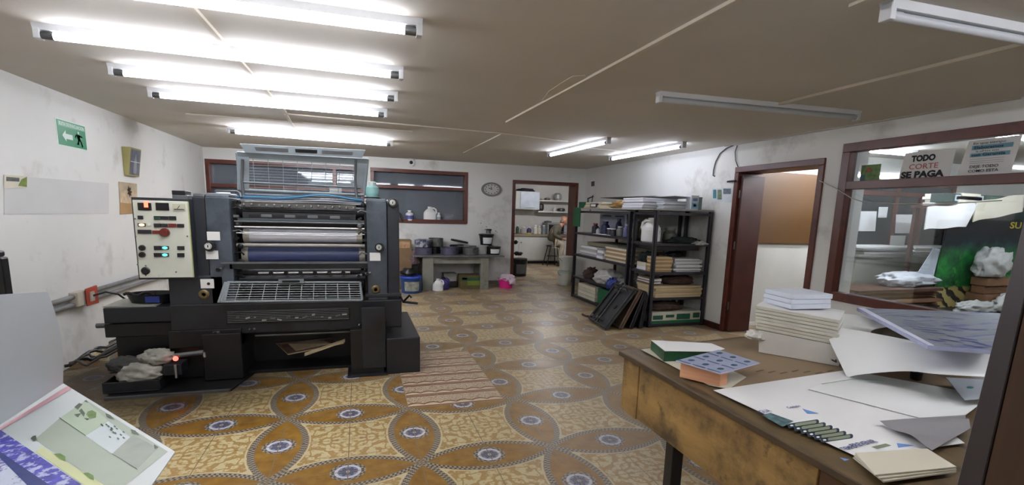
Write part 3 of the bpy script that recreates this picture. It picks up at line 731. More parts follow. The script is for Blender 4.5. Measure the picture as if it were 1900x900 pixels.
# pedal / small motor with the red light and crank
mb = MB(); mb.box((-1.53, 4.42, 0.115), (-1.40, 4.58, 0.205), BLK); mb.build('pedal_box', press, bev=0.006)
mb = MB(); mb.tube([(-1.435, 4.40, 0.21), (-1.435, 4.40, 0.10)], [0.011, 0.009], STEEL, 10); mb.build('crank_handle', press)
mb = MB(); mb.tube([(-1.44, 4.44, 0.275), (-1.24, 4.44, 0.29)], 0.02, STEELD, 12); mb.tube([(-1.24, 4.44, 0.29), (-1.235, 4.44, 0.25)], 0.012, STEEL, 10); mb.build('lever', press)
mb = MB(); mb.lathe((-1.435, 4.42, 0.255), [(0.02, 0), (0.016, -0.012), (0, -0.016)], mat('red_pilot', (255, 70, 60), emit=1.4), 14, 'y'); mb.build('pilot_light', press)
# crank levers on the right
a = at(742, 548, 'y', 4.7); b = at(775, 563, 'y', 4.7)
mb = MB(); mb.tube([a, at(748, 560, 'y', 4.7), b], 0.012, BLK2, 8); mb.tube([at(748, 560, 'y', 4.7), at(760, 548, 'y', 4.68), at(763, 552, 'y', 4.66)], 0.010, BLK2, 8); mb.build('crank_handle', press)
mb = MB(); pb(mb, 678, 545, 745, 551, 4.58, 0.1, DARKGREY); mb.build('tower_base', press, bev=0.004)
mb = MB(); pb(mb, 408, 545, 424, 551, 4.58, 0.1, DARKGREY); mb.build('tower_base', press, bev=0.004)
for px, py in ((403, 618), (470, 612), (672, 603), (668, 512), (684, 508), (693, 616), (408, 500)):
    c = at(px, py, 'y', 4.56); mb = MB(); mb.tube([(c.x-0.03, 4.56, c.z), (c.x+0.02, 4.555, c.z+0.008)], 0.012, STEELD, 8); mb.tube([(c.x-0.01, 4.58, c.z), (c.x-0.01, 4.53, c.z)], 0.016, BLK2, 10); mb.build('tap', press)
# raised upper guard
gy0, gy1 = 4.78, 4.72
up = [at(446, 352, 'y', gy0), at(676, 362, 'y', gy0), at(682, 296, 'y', gy1), at(440, 284, 'y', gy1)]
ug = gridpanel(up, 9, 13, 0.0025, GREYMET, 'upper_guard', 0.013)
for (x0, y0, x1, y1) in ((440, 288, 462, 352), (662, 300, 680, 352)):
    mb = MB(); mb.slab([at(x0, y1, 'y', gy0-0.01), at(x1, y1, 'y', gy0-0.01), at(x1, y0, 'y', gy1-0.01), at(x0, y0, 'y', gy1-0.01)], 0.008, GREYMET); mb.build('guard_side', ug)
mb = MB(); mb.slab([at(441, 293, 'y', gy1), at(682, 306, 'y', gy1), at(683, 295, 'y', gy1-0.03), at(440, 282, 'y', gy1-0.03)], 0.02, GREYMET); mb.build('guard_rim', ug)
hm_ = [at(455, 283, 'y', 4.62), at(672, 293, 'y', 4.62), at(678, 279, 'y', 4.6), at(445, 267, 'y', 4.6)]
mb = MB(); mb.slab(hm_, 0.015, GREYMET); hd = mb.build('guard_header', ug)
def hh(u, v): 
    A, B, C, D = hm_; return A.lerp(B, u).lerp(D.lerp(C, u), v)+Vector((0, -0.003, 0))
for u0, u1, m in ((0.10, 0.36, STEELD), (0.42, 0.60, BLK2), (0.64, 0.90, STEELD)):
    mb = MB(); mb.slab([hh(u0, 0.3), hh(u1, 0.3), hh(u1, 0.72), hh(u0, 0.72)], 0.003, m); mb.build('slot', hd)
for px in (452, 662):
    mb = MB(); mb.tube([at(px, 368, 'y', 4.75), at(px-3, 336, 'y', 4.76), at(px-2, 295, 'y', 4.70)], 0.012, STEELD, 8); mb.build('guard_post', press)
for py0, py1 in ((340, 348), (362, 368)):
    mb = MB(); mb.tube([at(452, py0-2, 'y', 4.76), at(668, py1, 'y', 4.76)], 0.008, STEELD, 8); mb.build('guard_cross_rod', press)
mb = MB(); mb.slab([at(612, 364, 'y', 4.83), at(634, 365, 'y', 4.83), at(634, 349, 'y', 4.83), at(611, 348, 'y', 4.83)], 0.002, PAPER); single(mb, 'paper_note', 'small white note stuck up behind the raised grille of the press', 'note')

# ------------------------------------------------------------------ things on and around the press
rag = mat('dirty_rag', (150, 148, 138), 0.9, var=0.45, scale=9, bump=0.5)
ragd = mat('dark_rag', (58, 58, 56), 0.9, var=0.4, scale=9, bump=0.4)
for k, (px, py, w, h, m, lab) in enumerate(((262, 652, .26, .10, rag, 'pale stained rag bunched under the feed tray of the press, lowest of the rags'), (240, 640, .22, .08, ragd, 'dark greasy rag at the left end of the rag heap under the press'), (296, 640, .20, .08, rag, 'grey stained rag nearest the red pilot light of the press'))):
    c = at(px, py, 'y', 4.50); mb = MB(); mb.blob(((-1.69, -1.80, -1.60)[k], (4.46, 4.52, 4.53)[k], (.085, .15, .20)[k]), (w*1.25, 0.19, h*1.8), m, seed=k+3, amp=0.32, freq=1.5, sub=4); single(mb, 'rag', lab, 'rag')
c = at(262, 690, 'z', 0.0)
mb = MB()
for a_, b_ in (((-1.92, 4.36, .016), (-1.54, 4.60, .03)), ((-1.92, 4.36, .03), (-1.54, 4.37, .105)), ((-1.92, 4.59, .03), (-1.54, 4.60, .105)), ((-1.92, 4.37, .03), (-1.91, 4.59, .105)), ((-1.55, 4.37, .03), (-1.54, 4.59, .105))): mb.box(a_, b_, BLK)
single(mb, 'rag_bin', 'low black metal box holding the stained rags under the press', 'box', bev=0.01)
# basin with blue thing on the feed tray
mb = MB(); mb.lathe((-1.68, 4.78, 0.662), [(0.15, 0), (0.18, 0.07), (0.185, 0.075), (0.172, 0.07), (0.14, 0.01), (0, 0.01)], BLACKP, 28, sx=1.0, sy=0.7); single(mb, 'ink_basin', 'black basin with blue stain on the left tray of the press', 'basin')
mb = MB(); mb.tube([(-1.86+0.02*k, 4.72, 0.735+0.012*math.sin(k)) for k in range(12)], 0.012, BLACKP, 8); mb.cbox((-1.64, 4.66, 0.70), (0.10, 0.012, 0.05), BLUE); single(mb, 'ink_knife', 'black handled ink knife with blue scraper lying across the basin', 'tool')
# teal pot on right tower
c = at(690, 350, 'y', 4.75)
TEAL = mat('teal_plastic', (124, 168, 164), 0.5, var=0.12)
p_ = thing('solvent_pot', 'small pale teal pot with lid standing on top of the right press tower', 'pot', (0.12, 4.76, ZT))
mb = MB(); mb.lathe((0.12, 4.76, ZT), [(0.075, 0), (0.078, 0.012), (0.066, 0.015)], BLACKP, 24); mb.build('tray', p_)
mb = MB(); mb.lathe((0.12, 4.76, ZT+0.015), [(0.055, 0), (0.06, 0.03), (0.058, 0.085), (0.04, 0.10)], TEAL, 24); mb.build('body', p_)
mb = MB(); mb.lathe((0.12, 4.76, ZT+0.112), [(0.034, 0), (0.034, 0.035), (0.02, 0.042), (0, 0.042)], mat('pale_teal_lid', (170, 186, 178), 0.5), 20); mb.build('lid', p_)
mb = MB(); mb.tube([(0.30, 4.66, 1.50), (0.36, 4.63, 1.44), (0.385, 4.63, 1.38)], [0.007, 0.012, 0.014], BLACKP, 8); mb.build('grease_gun_hose', press)
# printed offcuts under the press
mb = MB(); PRD = mat('dark_print_sheet', (96, 74, 66), 0.6, var=0.5, scale=14); PRE = mat('sheet_edge', (176, 158, 124), 0.8)
P0 = [at(534, 657, 'y', 4.75), at(638, 636, 'y', 4.75), at(612, 627, 'y', 5.0), at(512, 636, 'y', 5.0)]
for p in P0: p.z = max(p.z, 0.03)
mb.slab(P0, 0.01, PRE, PRD); o = single(mb, 'printed_offcut', 'dark printed sheet lying aslant on the frame under the press', 'printed sheet')
mb = MB(); mb.box((-0.98, 4.7, 0.0), (-0.10, 5.0, 0.028), BLK2); mb.build('drip_pan', press)
mb = MB(); a, b = at(565, 661, 'y', 4.66), at(640, 635, 'y', 4.66); d = Vector((0, 0.03, 0.012)); mb.hexa([a, b, b+d, a+d, a+Vector((0, 0, 0.012)), b+Vector((0, 0, 0.012)), b+d+Vector((0, 0, 0.012)), a+d+Vector((0, 0, 0.012))], PRE); single(mb, 'wooden_batten', 'pale thin strip leaning aslant beneath the press beam', 'batten')
# cables on the floor left of the press
for k in range(7):
    rr2 = random.Random(k); pts = []
    a = at(112+k*3, 668+k*4, 'z', 0.015); b = at(205, 636+k*7, 'z', 0.015)
    for t in range(9):
        q = a.lerp(b, t/8); pts.append((q.x, q.y+rr2.uniform(-0.06, 0.06), 0.015+0.012*k+0.02*math.sin(t*1.3+k)))
    pts[-1] = (pts[-1][0]+0.15, pts[-1][1]+0.25, 0.08+k*0.02)
    mb = MB(); mb.tube(pts, 0.012+0.002*(k % 3), BLACKP if k % 3 else mat('dull_cable', (70, 66, 60), 0.6), 8); single(mb, 'floor_cable', 'black cable in the bundle on the floor left of the press', 'cable', 'cables running to the press')
# ------------------------------------------------------------------ generic containers
def bucket(name, label, cat, x, y, z, r, h, m, lidm=None, group=None, handle=True, labelm=None, rb=None, sy=1.0, inner=None):
    root = thing(name, label, cat, (x, y, z), group); rb = rb or r*0.86
    mb = MB()
    if lidm: mb.lathe((x, y, z), [(rb, 0), (r*0.97, h*0.93), (0, h*0.93)], m, 28, sy=sy)
    else: mb.lathe((x, y, z), [(rb, 0), (r*0.97, h*0.9), (r*1.03, h*0.9), (r*1.03, h), (r*0.95, h), (rb*0.93, h*0.15), (0, h*0.15)], m, 28, sy=sy)
    if inner: mb.lathe((x, y, z+h*0.7), [(r*0.93, 0), (0, 0.005)], inner, 24, sy=sy)
    mb.build('body', root)
    if lidm:
        mb = MB(); mb.lathe((x, y, z+h*0.93), [(r*1.03, -h*0.06), (r*1.04, 0), (r*1.0, h*0.07), (r*0.9, h*0.07), (r*0.88, h*0.05), (0, h*0.05)], lidm, 28, sy=sy); mb.build('lid', root)
    if handle:
        mb = MB(); pts = [(x+r*1.04*math.cos(t), y-r*0.75*math.sin(t)*sy, z+h*0.86-h*0.28*math.sin(t)) for t in [math.pi*k/14 for k in range(15)]]
        mb.tube(pts, 0.005, STEELD, 6); mb.build('handle', root)
    if labelm:
        mb = MB(); n = 8; vs = []
        for k in range(n+1):
            t = -math.pi/2+(-0.75+1.5*k/n)
            for hz_, rr_ in ((h*0.15, rb+(r*0.97-rb)*0.16), (h*0.7, rb+(r*0.97-rb)*0.75)): vs.append((x+(rr_+0.004)*math.cos(t), y+(rr_+0.004)*math.sin(t)*sy, z+hz_))
        mb.add(vs, [(2*k, 2*k+2, 2*k+3, 2*k+1) for k in range(n)], labelm, True); mb.build('paper_label', root)
    return root
def bottle(name, label, x, y, z, r, h, m, capm, group=None, neck=0.35, labelm=None, cat='bottle'):
    root = thing(name, label, cat, (x, y, z), group); mb = MB()
    mb.lathe((x, y, z), [(r*0.9, 0), (r, h*0.04), (r, h*0.62), (r*0.85, h*0.72), (r*neck, h*0.82), (r*neck, h*0.9), (0, h*0.9)], m, 18); mb.build('body', root)
    mb = MB(); mb.lathe((x, y, z+h*0.88), [(r*neck*1.25, 0), (r*neck*1.2, h*0.12), (0, h*0.12)], capm, 14); mb.build('cap', root)
    if labelm: mb = MB(); mb.lathe((x, y, z), [(r*1.01, h*0.15), (r*1.015, h*0.5)], labelm, 18); mb.build('paper_label', root)
    return root
def jug(name, label, x, y, z, w, h, m, capm, group=None, rz=0.0, dep=0.7, labelm=None):
    "gallon jug with a moulded grip"
    root = thing(name, label, 'jug', (x, y, z), group)
    M = Matrix.Translation((x, y, z)) @ Matrix.Rotation(rz, 4, 'Z')
    mb = MB(); mb.M = M
    mb.lathe((0, 0, 0), [(w*.44, 0), (w*.5, h*.04), (w*.5, h*.5), (w*.46, h*.62), (w*.30, h*.78), (w*.17, h*.86), (w*.15, h*.93), (0, h*.93)], m, 24, sy=dep); mb.build('body', root)
    mb = MB(); mb.M = M; mb.tube([(w*.12, 0, h*.86), (w*.30, 0, h*.90), (w*.47, 0, h*.80), (w*.52, 0, h*.60), (w*.46, 0, h*.48)], w*.075, m, 10); mb.build('handle', root)
    mb = MB(); mb.M = M; mb.lathe((0, 0, h*.92), [(w*.17, 0), (w*.17, h*.08), (0, h*.08)], capm, 18); mb.build('cap', root)
    if labelm: mb = MB(); mb.M = M; mb.cbox((0, -w*.5*dep-0.002, h*.28), (w*.55, 0.004, h*.3), labelm); mb.build('paper_label', root)
    return root
def pan(name, label, x, y, z, r, h, m, inner, group=None, cat='ink can', lid=None):
    root = thing(name, label, cat, (x, y, z), group); mb = MB()
    mb.lathe((x, y, z), [(r*.96, 0), (r, 0.006), (r, h*.5), (r*1.02, h*.52), (r, h*.55), (r, h-.008), (r*1.03, h), (r*.97, h), (r*.96, h*.3), (0, h*.3)], m, 28); mb.build('body', root)
    mb = MB(); mb.lathe((x, y, z+h*.62), [(r*.95, 0), (r*.4, .006), (0, 0.0)], inner, 24); mb.build('ink', root)
    if lid: mb = MB(); mb.lathe((x+r*.2, y, z+h), [(r*1.02, 0), (r*1.02, .012), (r*.9, .016), (0, .016)], lid, 24); mb.build('lid', root)
    return root
def carton(name, label, cat, a, b, m, group=None, prints=(), flaps=False, rz=0):
    root = thing(name, label, cat, ((a[0]+b[0])/2, (a[1]+b[1])/2, a[2]), group)
    mb = MB(); mb.box(a, b, m); mb.build('body', root, bev=0.004)
    for (u0, v0, u1, v1, mm, face) in prints:
        mb = MB()
        if face == 'y': mb.box((a[0]+(b[0]-a[0])*u0, a[1]-0.002, a[2]+(b[2]-a[2])*v0), (a[0]+(b[0]-a[0])*u1, a[1]+0.001, a[2]+(b[2]-a[2])*v1), mm)
        else: mb.box((a[0]-0.002, a[1]+(b[1]-a[1])*u0, a[2]+(b[2]-a[2])*v0), (a[0]+0.001, a[1]+(b[1]-a[1])*u1, a[2]+(b[2]-a[2])*v1), mm)
        mb.build('printed_panel', root)
    if flaps:
        z = b[2]; mb = MB(); mb.hexa([(a[0], a[1], z), (b[0], a[1], z), (b[0], a[1]+.01, z), (a[0], a[1]+.01, z), (a[0], a[1]-.08, z+.05), (b[0], a[1]-.08, z+.06), (b[0], a[1]-.07, z+.065), (a[0], a[1]-.07, z+.055)], m); mb.build('flap', root)
    return root

# ------------------------------------------------------------------ left wall
def wl(px, py, off=0.0): return at(px, py, 'x', XL+off)
def wallquad(mb, px, off, t, m, back=None):
    P = [wl(x, y, off) for x, y in px]; mb.slab(P, t, m, m); return P
SGN = mat('sign_green', (22, 128, 84), 0.4, var=0.03); SGW = mat('sign_white', (206, 226, 214), 0.4, var=0.02)
A = Vector((XL+0.006, 5.46, 2.185)); B = Vector((XL+0.006, 5.93, 2.185)); hgt = 0.215
sgn = thing('exit_sign', 'green evacuation route sign with white arrow and running figure on the left wall', 'sign', (XL, 5.695, 1.97))
mb = MB(); mb.box((XL, 5.46, 1.97), (XL+0.006, 5.93, 2.185), SGN); mb.box((XL+0.0005, 5.45, 1.96), (XL+0.004, 5.94, 2.195), SGW); mb.build('board', sgn)
mb = MB(); mb.box((XL+0.006, 5.475, 2.135), (XL+0.0075, 5.915, 2.178), mat('sign_header', (120, 176, 150), 0.4)); mb.build('header_band', sgn)
v_, f_, m_ = text_mesh('RUTA DE EVACUACION', 0.04, SGW, (XL+0.0076, 5.485, 2.143), (0, 1, 0), (0, 0, 1), 0.42, 0.0008)
mb = MB(); mb.add(v_, f_, m_); mb.build('lettering', sgn)
def sg(y, z): return (XL+0.0085, 5.46+y, 1.97+z)
mb = MB(); mb.poly([sg(.06, .085), sg(.12, .135), sg(.12, .105), sg(.23, .105), sg(.23, .06), sg(.12, .06), sg(.12, .035)][::-1], SGW); mb.build('arrow', sgn)
mb = MB()
mb.lathe(sg(.335, .137), [(.014, 0), (.014, .001)], SGW, 14, 'x')
for q in ([(.30, .125), (.36, .12), (.355, .075), (.325, .075)], [(.325, .08), (.345, .08), (.33, .03), (.30, .03), (.30, .04), (.315, .045)], [(.34, .08), (.36, .085), (.385, .05), (.40, .02), (.385, .015), (.37, .045)], [(.355, .12), (.36, .105), (.40, .10), (.40, .112)], [(.30, .125), (.305, .11), (.28, .085), (.27, .095)]):
    mb.poly([sg(*p) for p in q][::-1], SGW); mb.poly([sg(*p) for p in q], SGW)
mb.build('running_figure', sgn)
# framed picture, leaning off the wall at the top
GOLD = mat('gilt_frame', (168, 160, 104), 0.4, metal=0.2); PIC = mat('grey_picture', (104, 106, 118), 0.3, var=0.5, scale=7)
fr = thing('framed_picture', 'small gilt framed grey picture of a figure tilted off the left wall', 'picture', (XL, 6.80, 1.78))
a0, a1, z0, z1 = 6.70, 7.00, 1.775, 2.09
mb = MB(); mb.hexa([(XL, a0, z0), (XL+.04, a0, z0), (XL+.04, a1, z0), (XL, a1, z0), (XL, a0, z1), (XL+.085, a0, z1), (XL+.085, a1, z1), (XL, a1, z1)], GOLD); mb.build('frame', fr, bev=.004)
def fp(u, v, e=0.002):
    p = Vector((XL+.04, a0+(a1-a0)*u, z0)).lerp(Vector((XL+.085, a0+(a1-a0)*u, z1)), v); return p+Vector((e, 0, -e*.3))
mb = MB(); mb.poly([fp(.08, .05), fp(.93, .05), fp(.93, .94), fp(.08, .94)], PIC); mb.build('picture', fr)
mb = MB(); mb.poly([fp(.35, .1, .004), fp(.65, .1, .004), fp(.62, .55, .004), fp(.5, .8, .004), fp(.4, .55, .004)], mat('pale_figure', (150, 152, 160), .4, var=.2)); mb.poly([fp(.06, .5, .005), fp(.95, .5, .005), fp(.95, .52, .005), fp(.06, .52, .005)], PAPER); mb.build('figure', fr)
# calendar and envelope
ca = thing('wall_calendar', 'beige calendar page with a plant picture on the left wall, under the framed picture', 'calendar', (XL, 6.74, 1.46))
mb = MB(); P = wallquad(mb, ((223, 376), (255, 379), (254, 341), (221, 337)), .008, .007, mat('calendar_beige', (178, 162, 134), .7, var=.2, scale=8)); mb.build('page', ca)
LEAF = mat('printed_leaf', (96, 100, 66), .7, var=.4, scale=20)
mb = MB()
for k in range(7):
    t = k*.9; c0 = P[3].lerp(P[1], .55)+Vector((.003, 0, .03)); d = Vector((0, math.cos(t)*.07, math.sin(t)*.07)); e = Vector((0, -math.sin(t)*.012, math.cos(t)*.012))
    mb.poly([c0, c0+d*.6+e, c0+d, c0+d*.6-e], LEAF); mb.poly([c0, c0+d*.6-e, c0+d, c0+d*.6+e], LEAF)
mb.build('plant_picture', ca)
mb = MB(); wallquad(mb, ((224, 376), (254, 378), (254, 353), (224, 352)), .0095, .001, mat('calendar_tan', (190, 168, 140), .7, var=.35, scale=16)); mb.build('photo', ca)
mb = MB(); wallquad(mb, ((223, 398), (252, 396), (252, 377), (223, 376)), .006, .005, KRAFT); single(mb, 'brown_envelope', 'plain brown envelope taped right under the calendar', 'envelope')
mb = MB(); wallquad(mb, ((8, 398), (202, 396), (202, 340), (8, 325)), .004, .003, mat('old_sheet', (200, 200, 198), .8, var=.05, scale=2)); single(mb, 'pale_wall_sheet', 'large pale blank sheet taped flat on the left wall', 'paper')
mb = MB(); wallquad(mb, ((8, 350), (51, 348), (51, 327), (8, 324)), .008, .003, PAPER2)
wallquad(mb, ((34, 345), (50, 347), (50, 328), (40, 333)), .0095, .001, mat('lime_print', (110, 130, 50), .7, var=.4, scale=30)); wallquad(mb, ((12, 336), (36, 337), (36, 330), (12, 328)), .0095, .001, mat('grey_print', (90, 90, 86), .7, var=.5, scale=40))
single(mb, 'printed_card', 'small card with green print at the upper left corner of the pale sheet', 'card')
# conduits, socket box
for dz, n in ((0, 'upper'), (1, 'lower')):
    a, b = (wl(60, 574+dz*16, .03), wl(250, 516+dz*13.5, .03))
    mb = MB(); d = (b-a); mb.tube([a-d*1.1, b+d*2.5], .021, mat('grey_conduit', (122, 122, 122), .5, var=.25, dirt=(70, 68, 66)), 12); single(mb, 'conduit_pipe', 'grey conduit pipe along the left wall, the %s of the two' % n, 'pipe')
a, b = wl(122, 540), wl(160, 560)
bx = thing('socket_box', 'cream socket box with a red front plate on the left wall conduits', 'socket', (XL, 5.42, .55))
mb = MB(); mb.box((XL, 5.33, .53), (XL+.07, 5.52, .66), mat('socket_cream', (184, 176, 160), .5)); mb.build('body', bx, bev=.006)
mb = MB(); mb.hexa([(XL+.07, 5.46, .515), (XL+.085, 5.44, .515), (XL+.10, 5.62, .515), (XL+.085, 5.62, .515), (XL+.07, 5.46, .675), (XL+.085, 5.44, .675), (XL+.10, 5.62, .685), (XL+.085, 5.62, .685)], mat('socket_red', (176, 62, 42), .45)); mb.box((XL+.085, 5.49, .55), (XL+.10, 5.56, .64), mat('socket_cream', (184, 176, 160))); mb.build('front_plate', bx)
mb = MB(); mb.tube([(XL+.10, 5.53, .60), (XL+.16, 5.62, .62), (XL+.22, 5.72, .58), (XL+.26, 5.80, .50), (XL+.28, 5.82, .40)], .010, BLACKP, 8); mb.build('plug_cord', bx)

# ------------------------------------------------------------------ back wall
CLX, CLZ = 2.556, 1.925
ck = thing('wall_clock', 'oval grey rimmed wall clock with pale dial on the back wall', 'clock', (CLX, YB, CLZ-.14))
mb = MB(); mb.lathe((CLX, YB, CLZ), [(.205, 0), (.215, -.02), (.205, -.035), (.165, -.035), (.16, -.022)], mat('clock_rim', (112, 112, 108), .35, metal=.3, var=.3, scale=20), 40, 'y', sy=.64); mb.build('rim', ck)
mb = MB(); mb.lathe((CLX, YB, CLZ), [(.165, 0), (.165, -.024), (0, -.024)], mat('clock_face', (190, 190, 182), .5, var=.04), 36, 'y', sy=.64); mb.build('face', ck)
mb = MB()
for k in range(12):
    t = k*math.pi/6; mb.cbox((CLX+math.cos(t)*.13, YB-.026, CLZ+math.sin(t)*.083), (.022, .002, .016), INK)
mb.build('numerals', ck)
mb = MB(); mb.cbox((CLX-.03, YB-.028, CLZ+.012), (.075, .003, .012), INK, 0, 0, .35); mb.cbox((CLX-.008, YB-.028, CLZ+.03), (.012, .003, .055), INK, 0, 0, -.4); mb.build('hands', ck)
sc_ = thing('security_camera', 'round white dome security camera on the back wall above the windows', 'camera', (.96, YB, 2.34))
mb = MB(); mb.lathe((.96, YB, 2.36), [(.075, 0), (.08, -.03), (.06, -.055), (0, -.055)], WHITE, 28, 'y'); mb.cbox((.95, YB-.02, 2.30), (.03, .03, .05), WHITE); mb.build('housing', sc_)
mb = MB(); mb.lathe((.96, YB-.05, 2.36), [(.035, 0), (.03, -.02), (0, -.03)], BLACKP, 20, 'y'); mb.build('lens', sc_)
# bottles on the window ledge
zs = WZ[0]+.035
jug('solvent_jug', 'large white gallon jug on the window ledge', 1.33, YB+.06, zs, .25, .28, WHITE, WHITE, dep=.5)
b0 = bottle('cleaner_bottle', 'white bottle with a blue label on the window ledge, left of the large white jug', .935, YB+.05, zs, .075, .20, WHITE, WHITE, neck=.4, labelm=mat('blue_label', (74, 84, 150), .6, var=.2, scale=20))
bottle('small_bottle', 'slim white bottle on the window ledge, right of the large white jug', 1.505, YB+.05, zs, .04, .17, WHITE, WHITE, neck=.5, labelm=mat('pale_blue_label', (150, 166, 176), .6))
# dim store behind the back windows
GSH = mat('green_grey_sheets', (96, 112, 100), .7, var=.3)
for k in range(3):
    mb = MB(); x = 1.95+.08*k; mb.slab([(x, 10.9+.1*k, 1.15), (x+.16, 11.0+.1*k, 1.15), (x+.30, 11.0+.1*k, 1.9-.05*k), (x+.12, 10.9+.1*k, 1.9-.05*k)], .01, GSH); single(mb, 'leaning_sheet', 'grey green sheet leaning in the dim store, ' + ('leftmost', 'middle', 'rightmost')[k] + ' of three', 'sheet')
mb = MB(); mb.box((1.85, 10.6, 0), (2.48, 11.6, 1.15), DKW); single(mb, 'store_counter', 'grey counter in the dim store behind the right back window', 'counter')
lw = thing('glowing_slats', 'faint glowing slats in a black frame deep in the store, seen through the press grille', 'window', (-.55, 12.38, 1.75))  # pale strips built as faintly glowing slats in a dark frame
mb = MB(); mb.box((-1.15, 12.37, 1.93), (.15, 12.4, 2.12), BLK); mb.build('frame', lw)
SLATS = mat('glowing_slat', (150, 160, 160), emit=.35)
for j in range(4): mb = MB(); mb.box((-1.1, 12.355, 1.945+.043*j), (.1, 12.37, 1.97+.043*j), SLATS); mb.build('slat', lw)

# ------------------------------------------------------------------ back desk and what stands on it
DZ = .655
DESK = mat('desk_grey', (128, 128, 116), .5, var=.15, scale=4, dirt=(84, 82, 74), dscale=5)
dk = thing('grey_desk', 'grey metal desk with one drawer carrying the ink cans by the back wall', 'desk', (1.72, 9.40, 0))
mb = MB(); mb.box((.93, 9.06, DZ-.03), (2.66, 9.74, DZ), mat('desk_top', (96, 98, 96), .4, var=.2)); mb.build('desktop', dk, bev=.004)
for x0, x1 in ((1.10, 1.30), (2.20, 2.36)):
    for y0 in (9.10, 9.60): mb = MB(); mb.box((x0, y0, 0), (x1, y0+.1, DZ-.03), DESK); mb.build('leg', dk, bev=.004)
mb = MB(); mb.box((1.30, 9.13, DZ-.16), (2.22, 9.65, DZ-.03), DESK); dr = mb.build('drawer', dk, bev=.004)
mb = MB(); mb.tube([(1.55, 9.11, DZ-.075), (1.95, 9.11, DZ-.075)], .008, STEELD, 8); mb.build('drawer_handle', dr)
VIO = mat('violet_grey_tin', (92, 90, 112), .4, metal=.3, var=.25, scale=5, dirt=(40, 40, 50), dscale=7); TIN = mat('dull_tin', (104, 106, 104), .4, metal=.5, var=.3, dirt=(50, 50, 52), dscale=8); INKD = mat('wet_dark_ink', (18, 18, 28), .2, var=.1)
WT = mat('white_tin', (176, 176, 170), .45, var=.1); PATT = mat('smeared_white_tin', (170, 172, 180), .5, var=.1, dirt=(60, 66, 90), dscale=12, dlo=.45, dhi=.55)
pan('ink_can', 'violet-grey ink can at the left end of the grey desk, smeared white can on it', 1.14, 9.30, DZ, .155, .135, VIO, INKD)
pan('ink_can', 'white ink can with dark smears stacked at the left end of the desk', 1.12, 9.30, DZ+.139, .145, .13, PATT, INKD, lid=PATT)
pan('ink_can', 'violet-grey ink can in the middle of the front row on the desk', 1.62, 9.28, DZ, .16, .14, VIO, INKD)
pan('ink_can', 'dull tin ink can in the front row under the crossed palette knives', 2.03, 9.24, DZ, .15, .14, TIN, INKD)
pan('ink_can', 'dark ink can in the gap between the two violet-grey cans', 1.385, 9.60, DZ, .12, .13, BLK, INKD)
pan('ink_can', 'tall dull tin standing high behind the violet-grey cans', 1.41, 9.56, DZ+.134, .14, .16, TIN, INKD)
pan('ink_can', 'dark ink can in the back row under the tilted black lid', 1.83, 9.60, DZ, .14, .16, BLK, INKD)
mb = MB(); mb.M = Matrix.Translation((1.86, 9.50, DZ+.235)) @ Matrix.Rotation(.18, 4, 'Y'); mb.lathe((0, 0, 0), [(.17, -.012), (.175, .02), (.16, .025), (.155, .0), (0, -.004)], BLACKP, 28); single(mb, 'can_lid', 'black round lid tilted on top of the back row cans', 'lid')
mb = MB(); mb.M = Matrix.Translation((1.98, 9.25, DZ+.155)) @ Matrix.Rotation(-.15, 4, 'Z'); mb.box((-.2, -.012, 0), (.02, .012, .012), STEELD); mb.box((.02, -.014, 0), (.16, .014, .02), BLACKP); single(mb, 'palette_knife', 'palette knife with black grip laid across the dull tin can', 'tool')
pan('ink_can', 'plain white ink can in the front row beside the short black tub', 2.27, 9.42, DZ, .125, .155, WT, INKD, lid=WT)
t_ = bucket('ink_tub', 'short black tub with a white label at the right end of the desk', 'tub', 2.52, 9.36, DZ, .14, .155, BLACKP, BLACKP, handle=False, labelm=PAPER, rb=.115)
bucket('ink_tub', 'tall black tub with a white label standing high at the right end of the desk', 'tub', 2.42, 9.58, DZ+.165, .15, .22, BLACKP, BLACKP, handle=False, labelm=PAPER, rb=.115)
mb = MB(); mb.box((2.30, 9.48, DZ), (2.55, 9.70, DZ+.162), BLK2); single(mb, 'black_box', 'black box hidden under the tall black tub on the desk', 'box', bev=.004)
mb = MB(); mb.lathe((2.46, 9.58, DZ+.165+.235), [(.05, 0), (.05, .06), (.0, .062)], STEELD, 16); mb.lathe((2.47, 9.58, DZ+.165+.29), [(.055, 0), (.055, .03), (0, .032)], BLACKP, 16); single(mb, 'small_jar', 'small clear jar with dark cap on top of the tall black tub', 'jar')
# smudge of ink splashes on the wall behind the tub
mb = MB(); SPL = mat('ink_splash', (120, 120, 120), .8)
for k in range(16):
    r1 = random.Random(k+50); x, z, s = 2.25+r1.random()*.45, 1.06+r1.random()*.2, r1.uniform(.004, .014); mb.lathe((x, YB-.001, z), [(s, 0), (s, -.001)], SPL, 8, 'y', sy=.7)
struct(mb, 'trim_13')
# under the desk
jug('white_jug', 'white gallon jug on the floor under the grey desk', 1.37, 9.02, 0, .20, .225, WHITE, WHITE, dep=.7)
jug('purple_jug', 'dark purple jug behind the white jug under the desk', 1.50, 9.20, 0, .22, .23, mat('purple_plastic', (64, 52, 120), .4), BLACKP, dep=.6)
carton('product_box', 'brown carton with green and olive print under the right side of the desk', 'box', (1.83, 9.15, 0), (2.24, 9.5, .262), mat('olive_carton', (96, 84, 48), .8, var=.2), prints=((0.02, .62, .98, .85, mat('green_print', (40, 84, 58), .7), 'y'), (.3, .28, .98, .62, mat('lime_band', (110, 122, 40), .7), 'y'), (.06, .7, .3, .98, mat('leafy_print', (70, 76, 50), .7, var=.5, scale=30), 'y')))
carton('white_carton', 'small pale carton between the jugs and the green printed carton under the desk', 'box', (1.55, 9.42, .12), (1.80, 9.7, .27), mat('pale_box', (136, 134, 124), .8))
